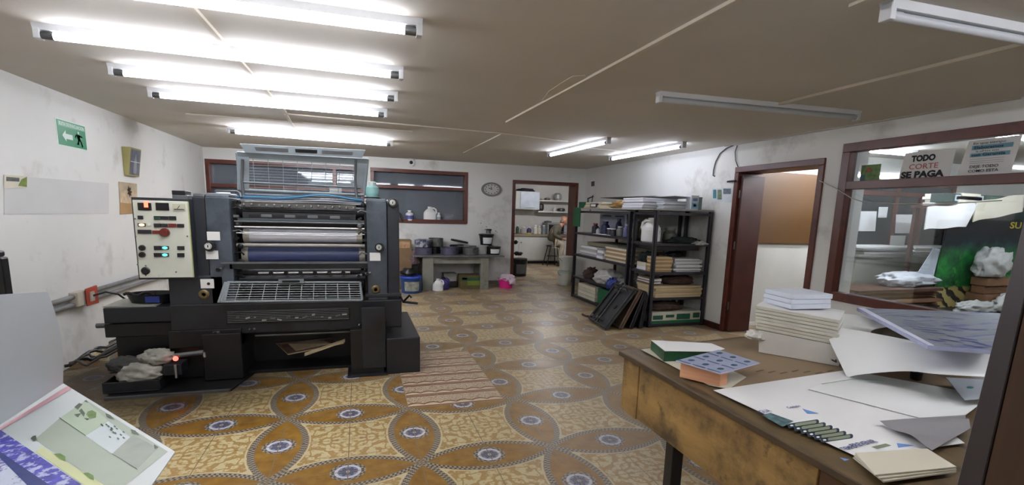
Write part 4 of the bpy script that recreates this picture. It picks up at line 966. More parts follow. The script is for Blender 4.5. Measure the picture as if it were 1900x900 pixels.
carton('low_carton', 'dark low carton under the small pale carton below the desk', 'box', (1.52, 9.40, 0), (1.82, 9.72, .118), BLK2)
# left of the desk
LAB = mat('bucket_label', (150, 152, 138), .6, var=.5, scale=14)
bucket('blue_bucket', 'big blue paint bucket with a printed label beside the left desk leg', 'bucket', .87, 8.92, 0, .20, .305, mat('bucket_blue', (26, 66, 118), .35, var=.15), mat('bucket_lid_blue', (34, 62, 160), .35), labelm=LAB, handle=False)
mb = MB(); mb.blob((.83, 8.92, .322), (.30, .28, .16), BLK2, 5, .35, 2, 3); single(mb, 'black_bag', 'black bag heaped on the blue bucket lid', 'bag')
carton('parts_box', 'open brown box with print standing behind the black bag, left of the desk', 'box', (.60, 9.30, .0), (.92, 9.62, .92), mat('brown_parts_box', (120, 98, 70), .8, var=.2), prints=((.1, .84, .9, .97, mat('tan_print', (176, 140, 104), .7, var=.4, scale=20), 'y'),))
mb = MB(); mb.blob((.97, 9.34, .47), (.18, .2, .34), mat('mauve_rag', (120, 100, 104), .9, var=.35, scale=8, bump=.4), 9, .4, 2.2, 4); single(mb, 'hanging_rag', 'mauve grey rag draped over the edge of the box left of the desk', 'rag')
mb = MB(); mb.box((.93, 9.30, 0), (1.05, 9.60, .46), BLK2); single(mb, 'dark_crate', 'dark crate carrying the mauve rag, left of the desk', 'crate', bev=.006)
# pink bin with bag
pk = bucket('waste_bin', 'bright pink waste bin lined with a pale plastic bag near the kitchen door', 'bin', 2.76, 9.26, 0, .155, .20, mat('pink_plastic', (214, 32, 128), .35, var=.06), handle=False)
BAG = mat('pale_pink_bag', (206, 184, 196), .35, var=.15, scale=6, bump=.6)
mb = MB(); mb.blob((2.77, 9.24, .15), (.34, .30, .15), BAG, 21, .42, 2.4, 4); mb.blob((2.84, 9.10, .09), (.16, .1, .16), BAG, 23, .4, 2.4, 3); mb.build('liner_bag', pk)
bd = bucket('black_drum', 'black plastic drum with a pale label in the kitchen doorway', 'drum', 3.60, 11.0, 0, .18, .41, BLACKP, BLACKP, labelm=mat('grey_label', (110, 112, 116), .6), rb=.165, handle=True)
WBK = mat('bucket_white', (188, 188, 178), .45, var=.06, dirt=(140, 140, 120))
bucket('white_bucket', 'white bucket standing on the floor at the far corner of the shelving', 'bucket', 4.13, 9.52, 0, .155, .30, WBK, mat('pale_green_rim', (160, 176, 160), .5), handle=True)
bucket('white_bucket', 'white bucket stacked on the one at the far corner of the shelving', 'bucket', 4.15, 9.52, .306, .155, .30, WBK, WBK, handle=True)
# notes near the corner
mb = MB(); P = [at(1096, 362, 'x', XR-.004), at(1104, 360, 'x', XR-.004), at(1104, 332, 'x', XR-.004), at(1096, 334, 'x', XR-.004)]
nt_ = thing('corner_notice', 'small white notice with dark print high in the back right corner', 'notice', P[0][:])
mb.slab(P, .002, PAPER); mb.build('sheet', nt_)
mb = MB(); Q = [at(x, y, 'x', XR-.007) for x, y in ((1097, 346), (1103, 345), (1103, 336), (1097, 337))]; mb.slab(Q, .001, mat('grey_print2', (80, 84, 84), .7, var=.5, scale=40)); mb.build('print', nt_)
mb = MB(); mb.tube([at(1100, 362, 'x', XR-.01), at(1098, 375, 'x', XR-.01), at(1095, 392, 'x', XR-.01)], .008, BLACKP, 6); single(mb, 'hanging_cable', 'short dark cable hanging below the corner notice', 'cable')

# ------------------------------------------------------------------ kitchen
KF = 13.55
kc = thing('kitchen_counter', 'white kitchen base cabinet with a tan worktop at the far kitchen wall', 'counter', (5.4, 13.9, 0))
CABW = mat('cabinet_white', (196, 196, 188), .5, var=.04)
mb = MB(); mb.box((3.9, KF+.04, .08), (7.6, 14.34, .80), CABW); mb.build('carcass', kc)
mb = MB(); mb.box((3.9, KF+.08, 0), (7.6, 14.3, .08), BLK2); mb.build('plinth', kc)
mb = MB(); mb.box((3.85, KF, .80), (7.6, 14.34, .86), mat('worktop_tan', (142, 128, 106), .5, var=.15)); mb.build('worktop', kc, bev=.005)
for x0, x1 in ((4.40, 5.40), (5.42, 6.42)):
    mb = MB(); mb.box((x0, KF+.02, .11), (x1, KF+.04, .77), CABW); d_ = mb.build('door', kc, bev=.003)
    mb = MB(); mb.lathe((x0+.07, KF+.02, .62), [(.018, 0), (.018, -.02), (0, -.025)], STEELD, 12, 'y'); mb.build('knob', d_)
uc = thing('wall_cabinet', 'white wall cupboard hanging in the kitchen left of the open shelves', 'cupboard', (4.72, 13.9, 1.57))
mb = MB(); mb.box((4.36, 13.85, 1.57), (5.10, 14.34, 2.09), CABW); mb.build('carcass', uc, bev=.004)
mb = MB(); mb.box((4.50, 13.83, 1.60), (5.08, 13.85, 2.07), mat('blueish_door', (196, 204, 212), .3)); d_ = mb.build('door', uc, bev=.003); mb = MB(); mb.tube([(4.65, 13.82, 1.63), (4.95, 13.82, 1.63)], .008, STEEL, 8); mb.build('handle', d_)
mb = MB(); mb.blob((4.72, 14.05, 2.09), (.58, .3, .13), mat('black_wrapped', (34, 34, 42), .4, var=.6, scale=9), 31, .3, 2, 3); single(mb, 'black_bundle', 'black bundle lying on top of the kitchen wall cupboard', 'bundle')
for z, lab in ((1.845, 'upper'), (1.52, 'lower')):
    mb = MB(); mb.box((5.12, 14.0, z-.02), (7.0, 14.34, z+.02), CABW); single(mb, 'wall_shelf', '%s white open shelf on the far kitchen wall' % lab, 'shelf')
KI = [('glass_jar', 'large clear jar on the upper kitchen shelf', 5.78, 1.865, .12, .22, (150, 152, 146)), ('brown_bowl', 'brown bowl on the upper kitchen shelf, left of the clear jar', 5.45, 1.865, .09, .07, (104, 76, 58)), ('small_bowl', 'small pale bowl at the left end of the upper kitchen shelf', 5.22, 1.865, .07, .04, (150, 130, 110)),
      ('dark_kettle', 'dark kettle at the left of the lower kitchen shelf', 5.25, 1.54, .10, .22, (60, 50, 50)), ('steel_pot', 'dark round pot on the lower kitchen shelf', 5.92, 1.54, .13, .10, (50, 52, 50)), ('white_cup', 'white cup on the lower kitchen shelf beside the dark pot', 5.70, 1.54, .055, .12, (206, 206, 200))]
for n, l, x, z, r, h, c in KI:
    mb = MB(); mb.lathe((x, 14.15, z), [(r*.7, 0), (r, h*.3), (r*.95, h*.8), (r*.6, h), (0, h)], mat('kit_'+n, c, .3, var=.2), 18); single(mb, n, l, n.split('_')[1])
KC = [('spray_bottle', 'green bottle on the kitchen worktop at the far left', 4.42, .05, .25, (60, 84, 60)), ('clear_bag', 'pale bag of bread on the kitchen worktop', 4.60, .10, .20, (170, 164, 158)), ('purple_cup', 'purple cup on the kitchen worktop', 4.78, .07, .20, (78, 66, 112)), ('white_flask', 'white flask on the kitchen worktop', 4.97, .07, .26, (206, 204, 190)), ('cream_flask', 'second pale flask on the kitchen worktop, right of the white one', 5.10, .06, .24, (196, 190, 170)), ('blue_bottle', 'grey-blue bottle beside the microwave', 5.24, .06, .26, (120, 134, 140))]
for n, l, x, r, h, c in KC: bottle(n, l, x, 13.8, .86, r, h, mat('kc_'+n, c, .4, var=.15), WHITE, neck=.5, cat=n.split('_')[1])
mb = MB(); mb.blob((4.72, 13.66, .86), (.2, .1, .05), mat('lime_sponge', (180, 190, 50), .8), 3, .2); single(mb, 'yellow_sponge', 'yellow green sponge at the edge of the kitchen worktop', 'sponge')
mw = thing('microwave', 'black microwave oven on the kitchen worktop behind the seated man', 'microwave', (5.70, 13.9, .86))
mb = MB(); mb.box((5.34, 13.72, .862), (6.05, 14.2, 1.20), mat('micro_case', (150, 150, 150), .4)); mb.build('case', mw, bev=.006)
mb = MB(); mb.box((5.37, 13.70, .885), (5.85, 13.72, 1.14), DIS); mb.build('door', mw); mb = MB(); mb.box((5.36, 13.70, 1.155), (6.03, 13.72, 1.19), STEEL); mb.build('top_trim', mw)
mb = MB(); mb.lathe((5.42, 13.95, 1.20), [(.11, 0), (.12, .04), (.0, .06)], STEELD, 20); single(mb, 'pot_lid', 'steel lid lying on the microwave oven', 'lid')
# dark things hanging by the left jamb
for k, (px, py, w, h) in enumerate(((957, 447, .10, .05), (962, 468, .22, .05), (957, 480, .12, .05), (957, 492, .14, .14))):
    c = at(px, py, 'y', 11.3); mb = MB(); mb.blob((c.x, 11.3, c.z-.03), (w, .14, h+.05), BLK2, k+60, .4, 2, 3, flat=False); single(mb, 'hanging_tool', 'dark tool hanging left in the kitchen doorway, ' + ('topmost', 'second from top', 'third from top', 'lowest')[k] + ' of four', 'tool')
mb = MB(); c = at(956, 470, 'y', 11.35); mb.box((c.x-.06, 11.36, 0.0), (c.x-.03, 11.40, 1.45), BROWN_D); single(mb, 'tool_rack', 'thin dark upright rack behind the left jamb of the kitchen doorway', 'rack')

# ------------------------------------------------------------------ seated man
def skin_mesh(name, pts, edges, rad, m, parent, sub=2, root=0):
    me = bpy.data.meshes.new(name); off = Vector(parent['_w']) if parent is not None else Vector(pts[0])
    me.from_pydata([tuple(Vector(p)-off) for p in pts], edges, []); o = bpy.data.objects.new(name, me); col.objects.link(o)
    me.materials.append(m)
    if parent is not None: o.parent = parent
    else: o.location = off
    s_ = o.modifiers.new('skin', 'SKIN'); s_.use_smooth_shade = True
    for i, r in enumerate(rad):
        v = me.skin_vertices[0].data[i]; v.radius = (r, r) if not isinstance(r, tuple) else r; v.use_root = (i == root)
    u = o.modifiers.new('sub', 'SUBSURF'); u.levels = sub; u.render_levels = sub
    # bake to a plain mesh
    dg = bpy.context.evaluated_depsgraph_get(); dg.update()
    nm = bpy.data.meshes.new_from_object(o.evaluated_get(dg)); o.modifiers.clear(); o.data = nm
    for p in nm.polygons: p.use_smooth = True
    o['_w'] = list(off); return o
MY = 13.0
def mp(px, py, dy=0.0): return at(px, py, 'y', MY+dy)
man = thing('person', 'elderly person in olive jacket and beige trousers seated on a stool in the kitchen', 'person', mp(1025, 490)[:])
SKIN = mat('skin', (176, 120, 96), .55, var=.08); OLIVE = mat('olive_jacket', (92, 88, 74), .85, var=.2, scale=8, bump=.2); BEIGE = mat('beige_trousers', (168, 158, 138), .85, var=.1, scale=5, bump=.2); SHOE = mat('dark_shoe', (46, 40, 38), .5)
hipc = mp(1027, 447); waist = mp(1026, 440); chest = mp(1030, 428); neckb = mp(1037, 421); neck = mp(1043, 417)
V = [hipc, waist, chest, neckb, neck]; Ed = [(0, 1), (1, 2), (2, 3), (3, 4)]; Rd = [.15, .15, .165, .09, .055]
# head
headc = mp(1047, 409)
V.append(headc); Ed.append((4, 5)); Rd.append(.085)
for s_ in (-1, 1):
    i = len(V); dy = s_*.17
    V += [mp(1032, 423, dy*.9), mp(1029, 437, dy*1.15), mp(1046, 444, dy*.8), mp(1050, 446, dy*.7)]; Ed += [(2, i), (i, i+1), (i+1, i+2), (i+2, i+3)]; Rd += [.065, .05, .034, .032]
    i = len(V); V += [mp(1043, 452, s_*.12), mp(1039, 472, s_*.12), mp(1037, 488, s_*.12)]; Ed += [(0, i), (i, i+1), (i+1, i+2)]; Rd += [.075, .06, .04]
body = skin_mesh('body', V, Ed, Rd, SKIN, man)
# fingers on each hand
for s_ in (-1, 1):
    w = mp(1050, 446, s_*.12)
    for f in range(4):
        mb = MB(); q = w+Vector((.02, (f-1.5)*.02, 0)); mb.tube([q, q+Vector((.05+.006*(f in (1, 2)), 0, -.005)), q+Vector((.075+.008*(f in (1, 2)), 0, -.03)), q+Vector((.075, 0, -.05))], [.011, .010, .009, .006], SKIN, 8); mb.build('finger', man)
    mb = MB(); q = w+Vector((0, -s_*.03, .01)); mb.tube([q, q+Vector((.03, -s_*.025, .005)), q+Vector((.055, -s_*.02, -.01))], [.013, .011, .008], SKIN, 8); mb.build('thumb', man)
# head features
mb = MB()
mb.blob((headc.x, MY, headc.z-.115), (.19, .16, .235), SKIN, 1, .03, 1.5, 4, flat=False)
mb.v[:] = [v+Vector((0, 0, .115)) for v in mb.v]
mb.hexa([(headc.x+.085, MY-.015, headc.z-.03), (headc.x+.118, MY-.008, headc.z-.03), (headc.x+.118, MY+.008, headc.z-.03), (headc.x+.085, MY+.015, headc.z-.03), (headc.x+.08, MY-.006, headc.z+.02), (headc.x+.09, MY-.005, headc.z+.02), (headc.x+.09, MY+.005, headc.z+.02), (headc.x+.08, MY+.006, headc.z+.02)], SKIN)
mb.tube([(headc.x-.005, MY-.078, headc.z-.02), (headc.x-.012, MY-.088, headc.z+.005), (headc.x-.002, MY-.08, headc.z+.028)], .011, SKIN, 8)
mb.tube([(headc.x-.005, MY+.078, headc.z-.02), (headc.x-.012, MY+.088, headc.z+.005), (headc.x-.002, MY+.08, headc.z+.028)], .011, SKIN, 8)
mb.build('head', man)
mb = MB()
for s_ in (-1, 1): mb.lathe((headc.x+.078, MY+s_*.03, headc.z+.012), [(0, -.008), (.008, 0), (0, .008)], INK, 8)
mb.box((headc.x+.082, MY-.02, headc.z-.058), (headc.x+.09, MY+.02, headc.z-.053), mat('lips', (130, 76, 66), .5)); mb.build('face_features', man)
mb = MB(); mb.blob((headc.x-.045, MY, headc.z-.085), (.125, .170, .12), mat('grey_hair', (132, 116, 104), .9, var=.2, scale=30), 4, .05, 2, 4, flat=False); mb.v[:] = [v+Vector((-.012, 0, .05)) for v in mb.v]; mb.build('hair', man)
# jacket
V = [mp(1026, 449), waist, chest, neckb, mp(1041, 418)]; Ed = [(0, 1), (1, 2), (2, 3), (3, 4)]; Rd = [.17, .175, .19, .115, .07]
for s_ in (-1, 1):
    i = len(V); V += [mp(1032, 423, s_*.16), mp(1028.5, 437, s_*.20), mp(1044, 443.5, s_*.14)]; Ed += [(2, i), (i, i+1), (i+1, i+2)]; Rd += [.085, .068, .05]
skin_mesh('jacket', V, Ed, Rd, OLIVE, man)
for k in range(3):
    a = mp(1036, 430+5*k, -.22); mb = MB(); mb.tube([a, mp(1049, 430.5+5*k, -.15)], .007, mat('jacket_seam', (66, 62, 52), .9), 6); mb.build('jacket_seam', man)
V = [mp(1028, 449)]; Ed = []; Rd = [.15]
for s_ in (-1, 1):
    i = len(V); V += [mp(1034, 450, s_*.10), mp(1044, 453, s_*.12), mp(1040, 472, s_*.12), mp(1038, 487, s_*.12)]; Ed += [(0, i), (i, i+1), (i+1, i+2), (i+2, i+3)]; Rd += [.115, .10, .082, .07]
skin_mesh('trousers', V, Ed, Rd, BEIGE, man)
for s_ in (-1, 1):
    a = mp(1038, 491, s_*.12); z0 = .0; mb = MB(); mb.blob((a.x+.06, MY+s_*.12, .0), (.30, .11, .12), SHOE, 2, .06, 1, 3); mb.build('shoe', man)
sx_ = mp(1024, 452).x; szt = mp(1024, 455).z
st = thing('kitchen_stool', 'dark metal stool under the seated man in the kitchen', 'stool', (sx_, MY, 0))
mb = MB(); mb.lathe((sx_+.02, MY, szt-.03), [(.17, 0), (.18, .015), (.17, .03), (0, .03)], BLACKP, 24); mb.build('seat', st)
for dx, dy in ((-1, -1), (1, -1), (1, 1), (-1, 1)): mb = MB(); mb.tube([(sx_+.02+dx*.10, MY+dy*.10, szt-.03), (sx_+.0+dx*.19, MY+dy*.17, 0)], .014, BLACKP, 8); mb.build('leg', st)
mb = MB(); mb.tube([(sx_+.02+.14*math.cos(t), MY+.14*math.sin(t), .28) for t in [k*math.pi/8 for k in range(17)]], .009, BLACKP, 6); mb.build('foot_ring', st)
# ------------------------------------------------------------------ metal shelving along the right wall
SHB = mat('shelf_black', (38, 36, 42), .45, var=.2, scale=4)
def shelving(label, x0, x1, y0, y1, zs, top):
    root = thing('metal_shelving', label, 'shelf', ((x0+x1)/2, (y0+y1)/2, 0))
    for x in (x0, x1-.045):
        for y in (y0, y1-.045):
            mb = MB(); mb.box((x, y, 0), (x+.045, y+.006, top), SHB); mb.box((x if x == x0 else x+.039, y, 0), ((x if x == x0 else x+.039)+.006, y+.045, top), SHB); mb.box((x, y, 0), (x+.045, y+.045, .012), BLACKP); mb.box((x+.004, y+.004, 0), (x+.041, y+.041, top), SHB); mb.build('upright', root)
    for z in zs:
        mb = MB(); mb.box((x0+.003, y0+.003, z-.035), (x1-.003, y1-.003, z), SHB); mb.build('shelf_board', root, bev=.003)
    return root
ZA = (.045, .39, .785, 1.17, 1.545); ZBB = (.045, .405, .748, 1.135, 1.545)
shelving('long black metal shelving unit standing against the right wall', 3.68, 4.55, 6.25, 8.15, ZA, 1.55)
shelving('short black metal shelving unit at the near end of the longer one', 3.70, 4.59, 5.64, 6.20, ZBB, 1.57)
mb = MB(); mb.box((3.66, 5.66, 1.571), (4.60, 7.9, 1.592), mat('top_board', (150, 148, 140), .6, var=.2)); single(mb, 'top_board', 'long pale board laid over both black shelving units', 'board')
def slump(mb, a, b, n, m1, m2, seed, jit=.02, ragged=.0):
    r = random.Random(seed); h = (b[2]-a[2])/n
    for k in range(n):
        dx0, dx1, dy0, dy1 = [r.uniform(-jit, jit) for _ in range(4)]; z = a[2]+k*h; s_ = r.uniform(-ragged, ragged)
        mb.hexa([(a[0]+dx0, a[1]+dy0, z), (b[0]+dx1, a[1]+dy0, z), (b[0]+dx1, b[1]+dy1, z), (a[0]+dx0, b[1]+dy1, z), (a[0]+dx0, a[1]+dy0, z+h*.92), (b[0]+dx1, a[1]+dy0, z+h*.92+s_), (b[0]+dx1, b[1]+dy1, z+h*.92+s_), (a[0]+dx0, b[1]+dy1, z+h*.92)], m1 if k % 2 else m2)
def pile(name, label, cat, a, b, n, m1, m2, seed, jit=.015, ragged=0.0, group=None):
    mb = MB(); slump(mb, a, b, n, m1, m2, seed, jit, ragged); return single(mb, name, label, cat, group)
def cloth(name, label, cat, c, d, m, seed, amp=.4, rz=0, freq=2.2):
    mb = MB(); mb.blob(c, d, m, seed, amp, freq, 4, rz=rz); return single(mb, name, label, cat)
CRUMP = mat('crumpled_kraft', (150, 118, 70), .85, var=.3, scale=10, bump=.8); PBAG = mat('white_bag', (176, 176, 172), .5, var=.15, scale=8, bump=.6); DKB = mat('dark_brown_paper', (70, 50, 42), .85, var=.3, scale=8, bump=.5); DGRN = mat('dark_green_cloth', (26, 40, 36), .9, var=.3, scale=8, bump=.5)
# --- level 1.17 of the long unit (listed from the far end)
ZL = 1.172
carton('grey_board', 'pale blue-grey panel standing behind the bottles', 'board', (4.14, 7.15, ZL), (4.17, 8.08, ZL+.335), mat('pale_panel', (170, 178, 196), .6, var=.05), prints=((.1, .86, .4, .92, BLUE, 'x'), (.55, .86, .9, .92, BLUE, 'x')))
BT = [('bottle', 'dark bottle with a red cap at the far end of the bottle shelf', 3.83, 7.62, .06, .17, (36, 30, 44), (150, 30, 60)), ('bottle', 'tall navy bottle leaning among the bottles, right of the red cap bottle', 3.84, 7.28, .07, .21, (34, 38, 72), (34, 38, 72)),
      ('bottle', 'slim navy bottle right behind the tall navy bottle', 4.05, 7.22, .05, .26, (40, 42, 70), (60, 60, 90)), ('bottle', 'dark wine-coloured tall bottle in the middle of the bottle shelf', 4.10, 6.82, .05, .33, (34, 22, 30), (150, 130, 60)),
      ('canister', 'silver canister with a domed cap in the middle of the bottle shelf', 3.80, 6.72, .06, .15, (104, 106, 104), (196, 196, 190)), ('canister', 'olive tin with a pale lid on the bottle shelf', 4.0, 6.60, .075, .27, (112, 110, 82), (190, 190, 170)),
      ('bottle', 'violet-grey bottle in front of the olive tin', 3.79, 6.52, .05, .19, (96, 98, 136), (150, 150, 170)), ('jar', 'short black jar beside the violet-grey bottle', 3.80, 6.42, .045, .14, (36, 36, 40), (40, 40, 44)),
      ('bottle', 'olive bottle left of the beige pair before the white jug', 4.0, 6.42, .05, .22, (118, 116, 92), (70, 70, 60)), ('bottle', 'beige bottle nearest the white jug', 3.82, 6.335, .04, .20, (164, 160, 134), (150, 146, 120)), ('bottle', 'brown bottle behind the beige bottle nearest the white jug', 4.05, 6.33, .05, .26, (92, 80, 62), (50, 40, 36)),
      ('bottle', 'small white bottle between the red cap bottle and the tall navy one', 3.80, 7.45, .035, .10, (190, 190, 196), (60, 60, 80))]
for k, (n, l, x, y, r, h, c, cc) in enumerate(BT):
    bottle(n, l, x, y, ZL, r, h, mat('bt%d' % k, c, .35, var=.15), mat('btc%d' % k, cc, .4), neck=.55, cat=n)
for k, y in enumerate((6.9, 7.02)):
    bottle('ink_jar', 'small dark jar with white lid on the bottle shelf, ' + ('right', 'left')[k] + ' one of a pair', 3.78, y, ZL, .045, .11, mat('jar_dark', (50, 50, 60), .4), WHITE, neck=.8, cat='jar')
mb = MB(); mb.cbox((3.78, 7.15, ZL+.004), (.16, .5, .006), PAPER, .1); single(mb, 'loose_sheet', 'white sheet under the jars at the edge of the bottle shelf', 'sheet')
jug('white_jug', 'big white jug with moulded handle at the near end of the bottle shelf', 3.86, 5.98, 1.137, .30, .33, WHITE, WHITE, rz=math.pi/2+.35, dep=.6)
mb = MB(); mb.hexa([(3.64, 7.88, 1.27), (3.67, 7.88, 1.27), (3.67, 8.14, 1.27), (3.64, 8.14, 1.27), (3.64, 7.88, 1.60), (3.67, 7.88, 1.60), (3.67, 8.14, 1.60), (3.64, 8.14, 1.60)], GREEN); single(mb, 'green_bag', 'flat green bag hanging from the far end of the shelf top', 'bag', bev=.008)
# --- level .785
ZL = .787
pile('paper_reams', 'grey-white stack of wrapped paper at the far end of the second shelf', 'paper', (3.74, 7.35, ZL), (4.4, 8.0, ZL+.16), 4, PAPER, mat('ream_wrap', (176, 178, 180), .6), 2)
pile('lilac_pad', 'small lilac tinted pad beside the wrapped paper on the second shelf', 'paper', (3.72, 7.08, ZL), (4.1, 7.30, ZL+.13), 3, mat('lilac_paper', (176, 170, 190), .7), PAPER, 4)
pile('folded_kraft', 'thick layered kraft and white paper bundle in the middle of the second shelf', 'paper', (3.72, 6.32, ZL), (4.35, 7.02, ZL+.21), 7, KRAFT, PAPER2, 6, .025, .012)
mb = MB(); mb.cbox((4.1, 7.4, ZL+.20), (.5, 1.0, .06), mat('olive_carton2', (140, 136, 112), .8, var=.1), .05); single(mb, 'flat_carton', 'flat olive carton laid over the wrapped paper on the second shelf', 'carton', bev=.004)
# --- level .39
ZL = .392
cloth('dark_bundle', 'small dark bundle at the far end of the third shelf', 'bundle', (3.86, 7.75, ZL), (.25, .25, .24), DKB, 4)
cloth('white_sack', 'crumpled white paper sack on the third shelf', 'sack', (3.86, 7.12, ZL), (.42, .62, .30), PBAG, 8, .28)
cloth('grey_bag', 'grey plastic bag beside the white sack on the third shelf', 'bag', (4.0, 6.58, ZL), (.5, .50, .26), mat('grey_bag', (128, 128, 124), .5, var=.2, bump=.5), 11, .3)
cloth('blue_cloth', 'bright blue cloth hanging over the edge of the third shelf', 'cloth', (3.66, 6.62, ZL-.02), (.16, .22, .22), BLUE, 13, .35)
# --- bottom
ZL = .047
pile('cream_boxes', 'stack of small cream boxes at the far end of the bottom shelf', 'box', (3.73, 7.30, ZL), (4.05, 7.95, ZL+.24), 4, PAPER2, mat('cream2', (190, 188, 168), .8), 8, .012)
carton('green_box', 'dark green box right of the cream boxes on the bottom shelf', 'box', (3.74, 6.72, ZL), (4.2, 7.22, ZL+.25), GREEN)
# --- near unit, left face and end face
pile('cream_pad', 'block of cream cut paper at the inner side of the near shelving unit', 'paper', (3.77, 5.90, .75), (4.0, 6.13, .86), 2, PAPER2, PAPER, 3, .008)
cloth('green_black_bag', 'dark green and black bag on the cream block', 'bag', (3.88, 6.02, .862), (.30, .26, .18), DGRN, 14, .3)
pile('loose_papers', 'slumped white papers sticking out at the corner upright of the third shelf', 'paper', (3.76, 5.72, .568), (3.93, 6.1, .66), 5, PAPER, mat('brown_sheet', (120, 96, 76), .8), 5, .03, .02)
for k, (x, r, h) in enumerate(((3.93, .065, .19), (4.12, .09, .20))):
    bottle('storage_jar', ('tall thin grey jar at the left of the upper end shelf', 'wide steel canister beside the grey jar on the upper end shelf')[k], x, 5.92, 1.137, r, h, mat('storage%d' % k, (104, 106, 96), .35, metal=.3, var=.2), STEELD, neck=.7, cat='jar')
cloth('dark_garment', 'dark green and black cloth lying on the upper end shelf', 'cloth', (4.26, 5.80, 1.137), (.52, .26, .11), DGRN, 17, .4)
cloth('white_rag', 'white rag drooping over the edge of the upper end shelf', 'rag', (4.44, 5.68, 1.12), (.24, .14, .07), PBAG, 18, .4)
mb = MB(); mb.box((3.75, 5.66, 1.045), (4.42, 6.1, 1.098), BLACKP); single(mb, 'shallow_drawer', 'shallow black tray fixed under the upper end shelf', 'tray', bev=.004)
pile('kraft_pad', 'worn kraft and white pad at the left of the second end shelf', 'paper', (3.76, 5.70, .75), (4.04, 5.86, .955), 8, KRAFTL, KRAFT, 21, .015, .006)
pile('white_folders', 'slumping pile of white folders at the right of the second end shelf', 'paper', (4.08, 5.69, .752), (4.50, 6.1, .93), 8, PAPER, mat('folder_grey', (170, 176, 180), .7), 22, .02, .008)
cloth('black_sack', 'black cloth bunched at the back of the second end shelf', 'cloth', (4.30, 5.98, .935), (.3, .2, .10), BLK2, 24, .3)
cloth('brown_sack', 'folded dark brown bag on the third end shelf under the papers', 'bag', (4.24, 5.86, .57), (.52, .34, .16), DKB, 25, .25)
pile('cardboard_sheets', 'pale cardboard blanks stacked on the third end shelf', 'cardboard', (3.78, 5.66, .407), (4.52, 6.1, .563), 5, KRAFTL, mat('pale_card2', (190, 172, 136), .85), 26, .012, .003)
cloth('dark_bag', 'dark bag stuffed between the lowest boxes of the near shelving unit', 'bag', (4.0, 5.84, .215), (.64, .36, .15), DKB, 27, .3)
GP = mat('green_carton_print', (28, 84, 62), .7, var=.3, scale=10)
carton('printed_carton', 'white carton with green print on the bottom end shelf by the floor', 'box', (3.76, 5.65, .047), (4.54, 6.1, .205), mat('carton_white', (190, 188, 170), .8), prints=((0, 0, 1, .25, GREEN, 'y'), (.02, .35, .22, .72, GP, 'y'), (.28, .5, .45, .75, GP, 'y'), (.5, .3, .78, .8, GP, 'y'), (.84, .4, .98, .85, GP, 'y')))
# --- on the shelf top
ZT2 = 1.594
pile('folder_pile', 'pile of cream folders at the far end of the shelf top', 'paper', (3.74, 7.30, ZT2), (4.3, 7.88, ZT2+.10), 4, PAPER2, KRAFTL, 31, .02, .004)
mb = MB(); mb.box((3.71, 7.38, ZT2+.012), (3.74, 7.62, ZT2+.075), BLK); mb.box((3.705, 7.42, ZT2+.025), (3.712, 7.58, ZT2+.062), PAPER); single(mb, 'black_label_holder', 'small black holder with white card on the cream folders', 'holder')
cloth('kraft_wad', 'crumpled wad of brown kraft paper on the shelf top', 'paper', (3.95, 6.90, ZT2), (.40, .52, .17), CRUMP, 33, .35)
pile('white_paper_pile', 'tall loose pile of white papers in the middle of the shelf top', 'paper', (3.74, 6.05, ZT2), (4.3, 6.60, ZT2+.15), 8, PAPER, mat('paper_lilac', (190, 190, 206), .8), 34, .02, .006)
pile('low_paper_pile', 'lower spread of white papers at the near end of the shelf top', 'paper', (3.95, 5.85, ZT2), (4.45, 6.02, ZT2+.11), 5, PAPER, PAPERG, 35, .02, .006)
mb = MB(); mb.cbox((4.2, 7.0, ZT2+.175), (.42, 1.5, .006), mat('dark_sheet', (70, 72, 74), .6), .05, 0, .03); single(mb, 'dark_plate', 'dark flat printing plate lying over the heaps on the shelf top', 'plate')
mb = MB(); mb.cbox((4.28, 6.2, ZT2+.166), (.44, .9, .005), mat('grey_sheet', (150, 150, 150), .5), -.05, 0, .03); single(mb, 'grey_plate', 'grey flat plate lying over the white papers on the shelf top', 'plate')
carton('black_carton', 'black and white carton behind the kraft wad on the shelf top', 'box', (4.32, 6.75, ZT2), (4.5, 7.15, ZT2+.13), BLK)
carton('green_carton', 'small green box at the far corner of the shelf top', 'box', (3.74, 7.92, 1.594), (4.05, 8.14, 1.70), GREEN)
mb = MB(); mb.tube([(3.85, 8.0, 1.705), (3.82, 7.95, 1.76), (3.90, 7.90, 1.80)], .012, BLACKP, 8); single(mb, 'bent_rod', 'black bent rod sticking up from the small green box', 'rod')
c_ = carton('milk_carton', 'white and blue carton standing upright at the near end of the shelf top', 'carton', (4.28, 5.72, ZT2), (4.40, 5.84, ZT2+.19), mat('carton_bluewhite', (200, 206, 212), .5), prints=((.05, .05, .95, .5, mat('pale_blue_print', (140, 176, 200), .6), 'y'), (.3, .2, .7, .4, mat('pink_print', (200, 110, 120), .6), 'y'), (.2, .6, .8, .8, mat('blue_print2', (110, 130, 170), .6), 'y')))
mb = MB(); mb.box((4.41, 5.73, ZT2), (4.46, 5.80, ZT2+.17), mat('green_spine', (110, 130, 118), .6)); single(mb, 'green_book', 'narrow grey-green folder beside the upright carton', 'folder')
